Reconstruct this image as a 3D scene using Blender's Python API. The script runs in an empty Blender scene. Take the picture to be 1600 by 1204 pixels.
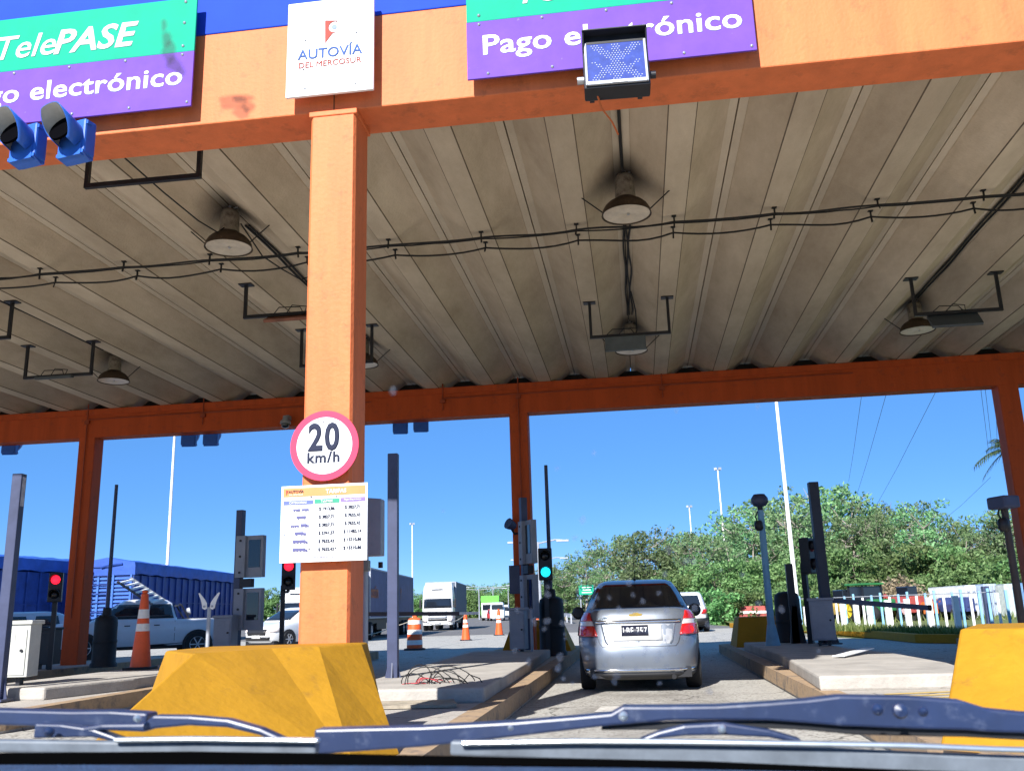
import bpy, bmesh, math, random
from mathutils import Vector, Matrix
random.seed(7)
R = math.radians
# ---------------------------------------------------------------- camera, sky, sun, exposure
F_PX, CAM_H = 1430.0, 1.05
YAW, PITCH, ROLL = R(7.371), R(13.875), R(-1.737)
scene = bpy.context.scene
col = scene.collection
cfw = Vector((-math.sin(YAW)*math.cos(PITCH), math.cos(YAW)*math.cos(PITCH), math.sin(PITCH)))
crt0 = Vector((math.cos(YAW), math.sin(YAW), 0)); cup0 = crt0.cross(cfw)
crt = crt0*math.cos(ROLL) + cup0*math.sin(ROLL); cup = cup0*math.cos(ROLL) - crt0*math.sin(ROLL)
cam_d = bpy.data.cameras.new('camera'); cam = bpy.data.objects.new('camera', cam_d); col.objects.link(cam)
cam_d.sensor_width = 36; cam_d.lens = 36*F_PX/1600; cam_d.clip_start = 0.05; cam_d.clip_end = 6000
cam.matrix_world = Matrix(((crt.x, cup.x, -cfw.x, 0), (crt.y, cup.y, -cfw.y, 0), (crt.z, cup.z, -cfw.z, CAM_H), (0, 0, 0, 1)))
cam_d.dof.use_dof = True; cam_d.dof.focus_distance = 11; cam_d.dof.aperture_fstop = 14
scene.camera = cam
SUN_D = Vector((.395, 1.33, -1.0)).normalized()          # the way the light travels
el = math.asin(-SUN_D.z); az = math.atan2(-SUN_D.x, -SUN_D.y)
wd = bpy.data.worlds.new('World'); scene.world = wd; wd.use_nodes = True
wn = wd.node_tree; wn.nodes.clear()
sky = wn.nodes.new('ShaderNodeTexSky'); sky.sky_type = 'NISHITA'; sky.sun_disc = False
sky.sun_elevation = el; sky.sun_rotation = az; sky.altitude = 6000; sky.air_density = 1.2; sky.dust_density = 0.0; sky.ozone_density = 5.0
hs = wn.nodes.new('ShaderNodeHueSaturation'); hs.inputs['Saturation'].default_value = 1.13; hs.inputs['Hue'].default_value = .507
bg = wn.nodes.new('ShaderNodeBackground'); bg.inputs['Strength'].default_value = 0.066
wo = wn.nodes.new('ShaderNodeOutputWorld')
wn.links.new(sky.outputs[0], hs.inputs['Color']); mxs = wn.nodes.new('ShaderNodeMix'); mxs.data_type = 'RGBA'; mxs.inputs[0].default_value = .5; mxs.inputs[7].default_value = (.90, 2.95, 6.6, 1)     # even blue scattered light evens the horizon out
wn.links.new(hs.outputs[0], mxs.inputs[6]); wn.links.new(mxs.outputs[2], bg.inputs[0]); wn.links.new(bg.outputs[0], wo.inputs[0])
sd = bpy.data.lights.new('sun', 'SUN'); sd.energy = 4.2; sd.angle = R(0.5); sd.color = (1, .965, .91)
so = bpy.data.objects.new('sun', sd); col.objects.link(so); so.rotation_euler = SUN_D.to_track_quat('-Z', 'Y').to_euler(); so.location = (-20, -40, 40)
scene.view_settings.view_transform = 'Standard'; scene.view_settings.look = 'None'
scene.view_settings.exposure = 1.28; scene.view_settings.gamma = 1
scene.cycles.max_bounces = 8; scene.cycles.diffuse_bounces = 6; scene.cycles.use_denoising = True

# ---------------------------------------------------------------- helpers
def ray(x, y): return crt*((x-800)/F_PX) - cup*((y-602)/F_PX) + cfw
def P(x, y, Y):                     # photo pixel seen at distance Y down the lane -> point
    d = ray(x, y); return Vector((0, 0, CAM_H)) + d*(Y/d.y)
def G(x, y, z=0.0):                 # photo pixel lying at height z -> point
    d = ray(x, y); return Vector((0, 0, CAM_H)) + d*((z-CAM_H)/d.z)
def S(h):                           # hex sRGB -> linear
    h = h.lstrip('#'); c = [int(h[i:i+2], 16)/255 for i in (0, 2, 4)]
    return tuple(v/12.92 if v <= .04045 else ((v+.055)/1.055)**2.4 for v in c)
MATS = {}
def mat(name, c, rough=.6, var=.12, scale=4.0, metal=0.0, bump=0.0, bscale=40.0, spec=.4, emit=None, coat=0, dirt=None, streak=False):
    if name in MATS: return MATS[name]
    m = bpy.data.materials.new(name); m.use_nodes = True; MATS[name] = m
    n, l = m.node_tree.nodes, m.node_tree.links
    b = n['Principled BSDF']; b.inputs['Roughness'].default_value = rough; b.inputs['Metallic'].default_value = metal
    b.inputs['Specular IOR Level'].default_value = spec; b.inputs['Coat Weight'].default_value = coat
    tc = n.new('ShaderNodeTexCoord')
    if isinstance(c, str): c = S(c)
    src = None
    if var > 0:
        nz = n.new('ShaderNodeTexNoise'); nz.inputs['Scale'].default_value = scale; nz.inputs['Detail'].default_value = 6; nz.inputs['Roughness'].default_value = .65
        if streak:
            mp = n.new('ShaderNodeMapping'); mp.inputs['Scale'].default_value = (3, 3, .25); l.new(tc.outputs['Object'], mp.inputs[0]); l.new(mp.outputs[0], nz.inputs['Vector'])
        else: l.new(tc.outputs['Object'], nz.inputs['Vector'])
        mr = n.new('ShaderNodeMapRange'); mr.inputs[1].default_value = .3; mr.inputs[2].default_value = .7; mr.inputs[3].default_value = 1-var; mr.inputs[4].default_value = 1+var
        l.new(nz.outputs[0], mr.inputs[0])
        mx = n.new('ShaderNodeMix'); mx.data_type = 'RGBA'; mx.blend_type = 'MULTIPLY'; mx.inputs[0].default_value = 1
        mx.inputs[6].default_value = (*c, 1); l.new(mr.outputs[0], mx.inputs[7]); src = mx.outputs[2]
        if dirt:
            n2 = n.new('ShaderNodeTexNoise'); n2.inputs['Scale'].default_value = dirt[1]; n2.inputs['Detail'].default_value = 8; n2.inputs['Roughness'].default_value = .7
            l.new(tc.outputs['Object'], n2.inputs['Vector'])
            r2 = n.new('ShaderNodeMapRange'); r2.inputs[1].default_value = dirt[2]; r2.inputs[2].default_value = dirt[2]+.14; r2.inputs[3].default_value = 0; r2.inputs[4].default_value = dirt[3]
            l.new(n2.outputs[0], r2.inputs[0])
            m2 = n.new('ShaderNodeMix'); m2.data_type = 'RGBA'; l.new(r2.outputs[0], m2.inputs[0]); l.new(src, m2.inputs[6])
            m2.inputs[7].default_value = (*(S(dirt[0]) if isinstance(dirt[0], str) else dirt[0]), 1); src = m2.outputs[2]
        l.new(src, b.inputs['Base Color'])
    else: b.inputs['Base Color'].default_value = (*c, 1)
    if bump > 0:
        bn = n.new('ShaderNodeTexNoise'); bn.inputs['Scale'].default_value = bscale; bn.inputs['Detail'].default_value = 4; l.new(tc.outputs['Object'], bn.inputs['Vector'])
        bp = n.new('ShaderNodeBump'); bp.inputs['Strength'].default_value = bump; bp.inputs['Distance'].default_value = .02
        l.new(bn.outputs[0], bp.inputs['Height']); l.new(bp.outputs[0], b.inputs['Normal'])
    if emit: b.inputs['Emission Color'].default_value = (*S(emit[0]), 1); b.inputs['Emission Strength'].default_value = emit[1]
    return m

class MB:
    def __init__(s): s.v = []; s.f = []
    def add(s, vs, fs):
        o = len(s.v); s.v += [Vector(v) for v in vs]; s.f += [[i+o for i in f] for f in fs]; return s
    def box(s, c, d, rz=0, rx=0, bev=0.0):
        x, y, z = [k/2 for k in d]; M = Matrix.Rotation(rz, 3, 'Z') @ Matrix.Rotation(rx, 3, 'X'); c = Vector(c)
        b = min(bev, .45*min(d))
        if b <= 0:
            vs = [c+M@Vector((i*x, j*y, k*z)) for i in (-1, 1) for j in (-1, 1) for k in (-1, 1)]
            return s.add(vs, [(0, 1, 3, 2), (4, 6, 7, 5), (0, 4, 5, 1), (2, 3, 7, 6), (0, 2, 6, 4), (1, 5, 7, 3)])
        bm = bmesh.new(); bmesh.ops.create_cube(bm, size=1)
        for v in bm.verts: v.co = Vector((v.co.x*2*x, v.co.y*2*y, v.co.z*2*z))
        bmesh.ops.bevel(bm, geom=bm.edges[:], offset=b, segments=2, affect='EDGES', profile=.6)
        bm.verts.index_update(); vs = [c+M@v.co for v in bm.verts]; fs = [[v.index for v in f.verts] for f in bm.faces]; bm.free()
        return s.add(vs, fs)
    def cyl(s, p, q, r1, r2=None, n=12, cap=True):
        p, q = Vector(p), Vector(q); r2 = r1 if r2 is None else r2; a = (q-p).normalized()
        u = a.orthogonal().normalized(); w = a.cross(u); vs = []
        for c, r in ((p, r1), (q, r2)): vs += [c+(u*math.cos(t)+w*math.sin(t))*r for t in [2*math.pi*i/n for i in range(n)]]
        fs = [(i, (i+1) % n, n+(i+1) % n, n+i) for i in range(n)]
        if cap: fs += [tuple(range(n-1, -1, -1)), tuple(range(n, 2*n))]
        return s.add(vs, fs)
    def tube(s, pts, r, n=6):
        pts = [Vector(p) for p in pts]; vs = []; fs = []; u = None
        for i, p in enumerate(pts):
            a = (pts[min(i+1, len(pts)-1)]-pts[max(i-1, 0)]).normalized()
            u = a.orthogonal().normalized() if u is None else (u-a*u.dot(a)).normalized()
            w = a.cross(u); rr = r[i] if isinstance(r, (list, tuple)) else r
            vs += [p+(u*math.cos(2*math.pi*k/n)+w*math.sin(2*math.pi*k/n))*rr for k in range(n)]
        for i in range(len(pts)-1):
            for k in range(n): fs.append((i*n+k, i*n+(k+1) % n, (i+1)*n+(k+1) % n, (i+1)*n+k))
        fs += [tuple(range(n-1, -1, -1)), tuple(range((len(pts)-1)*n, len(pts)*n))]
        return s.add(vs, fs)
    def bar(s, p, q, w, h, up=(0, 0, 1)):
        p, q = Vector(p), Vector(q); a = (q-p).normalized(); up = Vector(up)
        if abs(a.dot(up)) > .98: up = Vector((0, 1, 0))
        x = a.cross(up).normalized()*w/2; y = x.cross(a).normalized()*h/2
        vs = [c+i*x+j*y for c in (p, q) for i, j in ((-1, -1), (1, -1), (1, 1), (-1, 1))]
        return s.add(vs, [(3, 2, 1, 0), (4, 5, 6, 7), (0, 1, 5, 4), (1, 2, 6, 5), (2, 3, 7, 6), (3, 0, 4, 7)])
    def lathe(s, prof, c=(0, 0, 0), ax=(0, 0, 1), n=24, cap=False):
        a = Vector(ax).normalized(); u = a.orthogonal().normalized(); w = a.cross(u); c = Vector(c); vs = []; fs = []
        for r, h in prof: vs += [c+a*h+(u*math.cos(2*math.pi*k/n)+w*math.sin(2*math.pi*k/n))*r for k in range(n)]
        for i in range(len(prof)-1):
            for k in range(n): fs.append((i*n+k, i*n+(k+1) % n, (i+1)*n+(k+1) % n, (i+1)*n+k))
        if cap: fs += [tuple(range(n-1, -1, -1)), tuple(range((len(prof)-1)*n, len(prof)*n))]
        return s.add(vs, fs)
    def prism(s, pts, vec):
        pts = [Vector(p) for p in pts]; n = len(pts); vec = Vector(vec)
        return s.add(pts+[p+vec for p in pts], [tuple(range(n-1, -1, -1)), tuple(range(n, 2*n))]+[(i, (i+1) % n, n+(i+1) % n, n+i) for i in range(n)])
    def build(s, name, m, parent=None, world=False, smooth=0.0, bevel=0.0, fixn=True):
        if world and parent is not None:
            iv = Matrix.Rotation(-parent.rotation_euler.z, 4, 'Z') @ Matrix.Translation(-parent.location)
            vs = [iv@v for v in s.v]
        else: vs = s.v
        me = bpy.data.meshes.new(name); me.from_pydata([tuple(v) for v in vs], [], s.f)
        if fixn:
            bm = bmesh.new(); bm.from_mesh(me); bmesh.ops.recalc_face_normals(bm, faces=bm.faces[:]); bm.to_mesh(me); bm.free()
        me.update(); o = bpy.data.objects.new(name, me); col.objects.link(o)
        me.materials.append(m)
        if smooth: 
            me.polygons.foreach_set('use_smooth', [True]*len(me.polygons)); me.set_sharp_from_angle(angle=R(smooth))
        if bevel:
            b = o.modifiers.new('bevel', 'BEVEL'); b.width = bevel; b.segments = 2; b.limit_method = 'ANGLE'; b.angle_limit = R(40)
        if parent is not None: o.parent = parent
        return o
def tag(o, label=None, cat=None, group=None, kind=None):
    if label: o['label'] = label
    if cat: o['category'] = cat
    if group: o['group'] = group
    if kind: o['kind'] = kind
    return o
def thing(name, label, cat, loc=(0, 0, 0), rz=0, group=None):
    o = bpy.data.objects.new(name, None); o.empty_display_size = .2; col.objects.link(o)
    o.location = loc; o.rotation_euler = (0, 0, rz); return tag(o, label, cat, group)
def copy_tree(o, parent=None):
    c = o.copy(); col.objects.link(c)
    if parent is not None: c.parent = parent
    for ch in list(o.children): copy_tree(ch, c)
    return c
def place(proto, loc, label, rz=0, group=None, scale=1):
    c = copy_tree(proto); c.location = loc; c.rotation_euler = (0, 0, rz); c.scale = (scale,)*3; c['label'] = label
    if group: c['group'] = group
    return c
def text(name, body, m, parent, o, right, up, size, align='LEFT', shear=0, bold=0, depth=.002, sx=1.0, spacing=1.0, local=False):
    cu = bpy.data.curves.new(name, 'FONT'); cu.body = body; cu.size = size; cu.align_x = align; cu.shear = shear; cu.bevel_depth = bold*size; cu.bevel_resolution = 0; cu.extrude = depth; cu.resolution_u = 3; cu.space_character = spacing
    t = bpy.data.objects.new(name, cu); col.objects.link(t)
    dg = bpy.context.evaluated_depsgraph_get(); me = bpy.data.meshes.new_from_object(t.evaluated_get(dg)); bpy.data.objects.remove(t); bpy.data.curves.remove(cu)
    right = Vector(right).normalized(); up = Vector(up).normalized(); nn = right.cross(up); o = Vector(o)
    iv = Matrix.Identity(4)
    if parent is not None and not local: iv = Matrix.Rotation(-parent.rotation_euler.z, 4, 'Z') @ Matrix.Translation(-parent.location)
    kz = (depth+.0012)/(depth+bold*size+1e-9) if bold else 1
    for v in me.vertices: v.co.z *= kz
    for v in me.vertices: v.co = iv @ (o+right*v.co.x*sx+up*v.co.y+nn*v.co.z)
    me.materials.clear(); me.materials.append(m); ob = bpy.data.objects.new(name, me); col.objects.link(ob); ob.parent = parent
    return ob
X3, Y3, Z3 = Vector((1, 0, 0)), Vector((0, 1, 0)), Vector((0, 0, 1))

# ---------------------------------------------------------------- materials
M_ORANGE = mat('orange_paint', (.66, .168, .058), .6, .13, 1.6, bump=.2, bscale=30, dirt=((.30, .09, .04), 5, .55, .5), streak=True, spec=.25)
M_SHADED = mat('shaded_orange_paint', (.47, .075, .018), .65, .14, 1.6, bump=.2, bscale=30, dirt=((.20, .05, .03), 5, .55, .5), streak=True, spec=.2)  # darker copy of orange_paint, shade of the rear beam and pillars put into its colour
M_BLUEP = mat('blue_paint', (.012, .055, .50), .7, .08, 2, spec=.15)
M_ROOF = mat('roof_concrete', (.235, .20, .15), .85, .25, 1.3, bump=.3, bscale=25, dirt=((.10, .08, .06), 2.3, .56, .5))
M_ROOFL = mat('roof_concrete_lip', (.30, .26, .20), .85, .2, 1.3, bump=.3, bscale=25, dirt=((.14, .11, .08), 2.3, .6, .4))
M_CONC = mat('concrete', (.36, .335, .30), .9, .2, 2.2, bump=.4, bscale=30, dirt=((.13, .11, .09), 3, .6, .5))
M_KERB = mat('kerb_concrete', (.36, .25, .15), .9, .25, 4, bump=.5, bscale=25, dirt=((.12, .10, .085), 4, .48, .8))
M_YEL = mat('yellow_paint', (.37, .185, .011), .7, .12, 3, bump=.28, bscale=18, dirt=((.14, .075, .025), 4, .58, .5), spec=.2)
M_BLACK = mat('black_paint', (.012, .013, .018), .45, .3, 6)
M_RUBBER = mat('black_rubber', (.010, .011, .014), .6, .3, 8)
M_DARK = mat('dark_grey_steel', (.035, .04, .06), .5, .25, 4, spec=.5)
M_NAVY = mat('navy_steel', (.045, .055, .11), .45, .25, 3)
M_GREY = mat('grey_paint', (.24, .26, .31), .5, .12, 4, dirt=((.12, .12, .13), 6, .62, .6))
M_GALV = mat('galvanised_steel', (.34, .36, .40), .5, .15, 6, metal=.2)
M_WHITE = mat('white_paint', (.78, .78, .76), .5, .06, 5, dirt=((.45, .42, .38), 6, .68, .4))
M_SIGNW = mat('sign_white', (.72, .74, .76), .6, .05, 3, spec=.2)
M_GREEN = mat('sign_green', (.0, .33, .20), .65, .08, 3, spec=.15, dirt=((.25, .45, .4), 14, .68, .5))
M_PURP = mat('sign_purple', (.14, .062, .40), .65, .12, 3, spec=.15, dirt=((.4, .33, .6), 14, .66, .6))
M_RED = mat('sign_red', (.62, .05, .11), .6, .05, 4, spec=.2)
M_INK = mat('sign_ink', (.02, .024, .05), .6, .05, 5, spec=.15)
M_INKB = mat('faded_blue_ink', (.055, .105, .30), .7, .12, 9, spec=.1)
M_INKR = mat('faded_red_ink', (.33, .075, .06), .7, .12, 9, spec=.1)
M_ALU = mat('aluminium', (.55, .56, .58), .35, .1, 8, metal=.8)
M_CABLE = mat('black_cable', (.012, .012, .012), .6, 0)
M_LAMPB = mat('rusty_lamp_housing', (.045, .028, .016), .6, .4, 9, dirt=((.16, .10, .05), 12, .58, .6))
M_LAMPN = mat('lamp_neck', (.20, .17, .13), .6, .3, 9, dirt=((.06, .04, .03), 8, .5, .8))
M_LAMPG = mat('lamp_lens', (.58, .50, .39), .3, .2, 6)
M_TYRE = mat('tyre', (.014, .014, .015), .8, .2, 10)
M_GLASSC = mat('car_glass', (.012, .016, .024), .06, 0, spec=.7)
M_CHROME = mat('chrome', (.75, .76, .78), .12, 0, metal=1)
M_OCONE = mat('cone_orange', (.72, .10, .02), .5, .12, 6, dirt=((.25, .06, .03), 8, .62, .6))
M_REFL = mat('cone_reflective_white', (.72, .70, .66), .5, .1, 9, dirt=((.4, .36, .3), 9, .6, .6))
M_LENSR = mat('tail_lens_red', (.50, .012, .012), .15, .1, 20, coat=.6)
M_LENSW = mat('tail_lens_clear', (.62, .55, .52), .12, .1, 20, coat=.6)
# ---------------------------------------------------------------- ground, roads, islands
def ground_mat(name, base, speck, sc_speck, stain, bump=.4):
    m = bpy.data.materials.new(name); m.use_nodes = True; n, l = m.node_tree.nodes, m.node_tree.links
    b = n['Principled BSDF']; b.inputs['Roughness'].default_value = .9; b.inputs['Specular IOR Level'].default_value = .25
    g = n.new('ShaderNodeNewGeometry')
    def noise(sc, det=5, ro=.6):
        z = n.new('ShaderNodeTexNoise'); z.inputs['Scale'].default_value = sc; z.inputs['Detail'].default_value = det; z.inputs['Roughness'].default_value = ro; l.new(g.outputs['Position'], z.inputs['Vector']); return z.outputs[0]
    def rng(s, a, b2, c=0, d=1):
        r = n.new('ShaderNodeMapRange'); r.inputs[1].default_value = a; r.inputs[2].default_value = b2; r.inputs[3].default_value = c; r.inputs[4].default_value = d; l.new(s, r.inputs[0]); return r.outputs[0]
    def mix(f, a, c):
        x = n.new('ShaderNodeMix'); x.data_type = 'RGBA'; l.new(f, x.inputs[0])
        for v, i in ((a, 6), (c, 7)):
            if isinstance(v, tuple): x.inputs[i].default_value = (*v, 1)
            else: l.new(v, x.inputs[i])
        return x.outputs[2]
    vo = n.new('ShaderNodeTexVoronoi'); vo.inputs['Scale'].default_value = sc_speck; l.new(g.outputs['Position'], vo.inputs['Vector'])
    sep = n.new('ShaderNodeSeparateColor'); l.new(vo.outputs['Color'], sep.inputs[0])
    c = mix(rng(sep.outputs[0], .55, .95), base, speck)
    c = mix(rng(noise(.45), .45, .7, 0, .55), c, stain)
    c = mix(rng(noise(2.7, 8, .7), .55, .72, 0, .5), c, tuple(k*.55 for k in base))
    if 'concrete' in name:          # hairline cracks
        nzv = n.new('ShaderNodeTexNoise'); nzv.inputs['Scale'].default_value = 1.6; nzv.inputs['Detail'].default_value = 6; l.new(g.outputs['Position'], nzv.inputs['Vector'])
        av = n.new('ShaderNodeVectorMath'); av.operation = 'MULTIPLY_ADD'; av.inputs[1].default_value = (.9, .9, .9); l.new(nzv.outputs['Color'], av.inputs[0]); l.new(g.outputs['Position'], av.inputs[2])
        cv = n.new('ShaderNodeTexVoronoi'); cv.feature = 'DISTANCE_TO_EDGE'; cv.inputs['Scale'].default_value = .42; l.new(av.outputs[0], cv.inputs['Vector'])
        c = mix(rng(cv.outputs['Distance'], .002, .007, .75, 0), c, (.06, .055, .05))
    if name == 'plaza_concrete':     # oil and tyre wear along the lane
        sx_ = n.new('ShaderNodeSeparateXYZ'); l.new(g.outputs['Position'], sx_.inputs[0])
        for xc_, wd_, k_ in ((.1, 1.0, .7), (-.62, .3, .35), (.80, .3, .35)):
            d_ = n.new('ShaderNodeMath'); d_.operation = 'SUBTRACT'; l.new(sx_.outputs[0], d_.inputs[0]); d_.inputs[1].default_value = xc_
            a_ = n.new('ShaderNodeMath'); a_.operation = 'ABSOLUTE'; l.new(d_.outputs[0], a_.inputs[0])
            m_ = n.new('ShaderNodeMath'); m_.operation = 'MULTIPLY'; l.new(rng(a_.outputs[0], 0, wd_, k_, 0), m_.inputs[0]); l.new(rng(noise(1.3, 6, .6), .35, .65), m_.inputs[1])
            c = mix(m_.outputs[0], c, (.10, .085, .075))
    l.new(c, b.inputs['Base Color'])
    bp = n.new('ShaderNodeBump'); bp.inputs['Strength'].default_value = bump; bp.inputs['Distance'].default_value = .01; l.new(vo.outputs['Distance'], bp.inputs['Height']); l.new(bp.outputs[0], b.inputs['Normal'])
    return m
M_PLAZA = ground_mat('plaza_concrete', (.39, .375, .34), (.20, .185, .165), 45, (.35, .335, .305))
M_ASPH = ground_mat('road_asphalt', (.125, .12, .12), (.20, .19, .18), 60, (.10, .10, .105))
M_GRASS = ground_mat('grass_ground', (.10, .135, .035), (.17, .16, .06), 9, (.17, .15, .07), .8)
M_ISL = ground_mat('island_concrete', (.42, .39, .35), (.32, .29, .26), 80, (.30, .27, .24))

def sheet(name, pts, z, m):
    b = MB(); b.add([(x, y, z) for x, y in pts], [tuple(range(len(pts)))])
    return tag(b.build(name, m, fixn=False), kind='structure')
sheet('ground', [(-1800, -300), (1800, -300), (1800, 3000), (-1800, 3000)], -.02, M_GRASS)
sheet('toll_plaza', [(-45, -12), (12, -12), (12, 24), (7.0, 27.0), (5.9, 30), (5.2, 44), (3, 62), (-45, 62)], 0.0, M_PLAZA)
sheet('road', [(-45, 46), (4.9, 46), (3, 62), (-3, 110), (-14, 200), (-46, 420), (-60, 420), (-36, 200), (-45, 110)], .004, M_ASPH)
sheet('crossing_line', [(-.55, 10.2), (-.15, 10.2), (-.12, 10.75), (-.5, 10.75)], .004, mat('worn_white_line', (.5, .48, .44), .8, .2, 12, dirt=((.3, .26, .22), 10, .5, .8)))
# yellow painted kerb and verge on the far side
def strip(name, pts, w, h, m, z=0.0, kind='structure'):
    b = MB()
    for i, p in enumerate(pts):
        p = Vector((p[0], p[1], 0)); a = Vector((pts[min(i+1, len(pts)-1)][0]-pts[max(i-1, 0)][0], pts[min(i+1, len(pts)-1)][1]-pts[max(i-1, 0)][1], 0)).normalized()
        nn = Vector((-a.y, a.x, 0))*w/2
        b.v += [p-nn+Z3*z, p-nn+Z3*(z+h), p+nn+Z3*(z+h), p+nn+Z3*z]
        if i:
            o = 4*(i-1)
            for k in range(4): b.f.append([o+k, o+(k+1) % 4, o+4+(k+1) % 4, o+4+k])
    b.f += [[0, 1, 2, 3], [len(b.v)-1-k for k in range(4)]]
    o = b.build(name, m, bevel=.02); return tag(o, kind=kind)
kp = [G(1240, 986), G(1262, 987), G(1320, 992), G(1380, 998), G(1436, 1004)]
kp = [(p.x, p.y) for p in kp]; kp = [(kp[0][0]-1.5, kp[0][1]+9)]+kp+[(kp[-1][0]+1.2, kp[-1][1]-1.6), (kp[-1][0]+3.2, kp[-1][1]-2.2), (kp[-1][0]+9, kp[-1][1]-2.4)]
strip('kerb', kp, .18, .22, M_YEL)
ver = [(x+.09, y) for x, y in kp]
sheet('verge', ver+[(60, ver[-1][1]), (90, 200), (14, 200), (ver[0][0]+.5, 60)], .17, M_GRASS)
# islands between the lanes: kerb, deck and raised slab are one paved island each
def island(cx, y0, y1, slabs):
    b = MB()
    prof = [(cx-.55, y0), (cx+.55, y0), (cx+1.0, y0+1.1), (cx+1.0, y1-.6), (cx+.6, y1), (cx-.6, y1), (cx-1.0, y1-.6), (cx-1.0, y0+1.1)]
    b.prism([(x, y, -.02) for x, y in prof], (0, 0, .215)); o = tag(b.build('traffic_island', M_ISL, bevel=.03), kind='structure')
    k = MB(); inner = [(cx+(x-cx)*.80, y+(.12 if y < y0+.5 else -.12 if y > y1-.5 else 0)) for x, y in prof]; n = len(prof)
    k.v = [Vector((x, y, .03)) for x, y in [(cx+(x-cx)*1.012, y) for x, y in prof]]+[Vector((x, y, .2)) for x, y in [(cx+(x-cx)*1.004, y) for x, y in prof]]+[Vector((x, y, .2)) for x, y in inner]
    k.f = [[i, (i+1) % n, n+(i+1) % n, n+i] for i in range(n)]+[[n+i, n+(i+1) % n, 2*n+(i+1) % n, 2*n+i] for i in range(n)]
    tag(k.build('kerb', M_KERB, o), kind='structure')
    for pts, z in slabs:
        s = MB().prism([(x, y, .19) for x, y in pts], (0, 0, z-.19)); tag(s.build('slab', M_CONC, o, bevel=.025), kind='structure')
island(-2.4, 3.4, 23.5, [([(-3.1, 9.3), (-1.57, 9.3), (-1.66, 14.6), (-1.75, 18), (-3.25, 18)], .34)])
island(2.7, 5.2, 22.5, [([(1.72, 9.9), (3.25, 9.9), (3.45, 11.5), (3.45, 14.2), (3.2, 15.5), (3.2, 19), (1.95, 19), (1.95, 14)], .34)])
island(-7.5, 8.0, 23.5, [([(-8.3, 10.6), (-7.1, 10.6), (-6.75, 12.0), (-6.75, 19), (-8.3, 19)], .34)])
island(7.8, 5.2, 22.5, [])
island(-12.6, 5.2, 23.5, [])
sheet('island_hatching', [(2.15, 8.3), (3.3, 8.3), (3.3, 9.6), (2.15, 9.6)], .2005, M_ISL)
hb = MB()
for k in range(5): hb.add([(2.2, 8.35+.24*k, .204), (3.25, 8.6+.24*k, .204), (3.25, 8.7+.24*k, .204), (2.2, 8.45+.24*k, .204)], [(0, 1, 2, 3)])
tag(hb.build('painted_stripes', mat('worn_yellow_line', (.5, .35, .10), .8, .3, 14), fixn=False), kind='structure')

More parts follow.
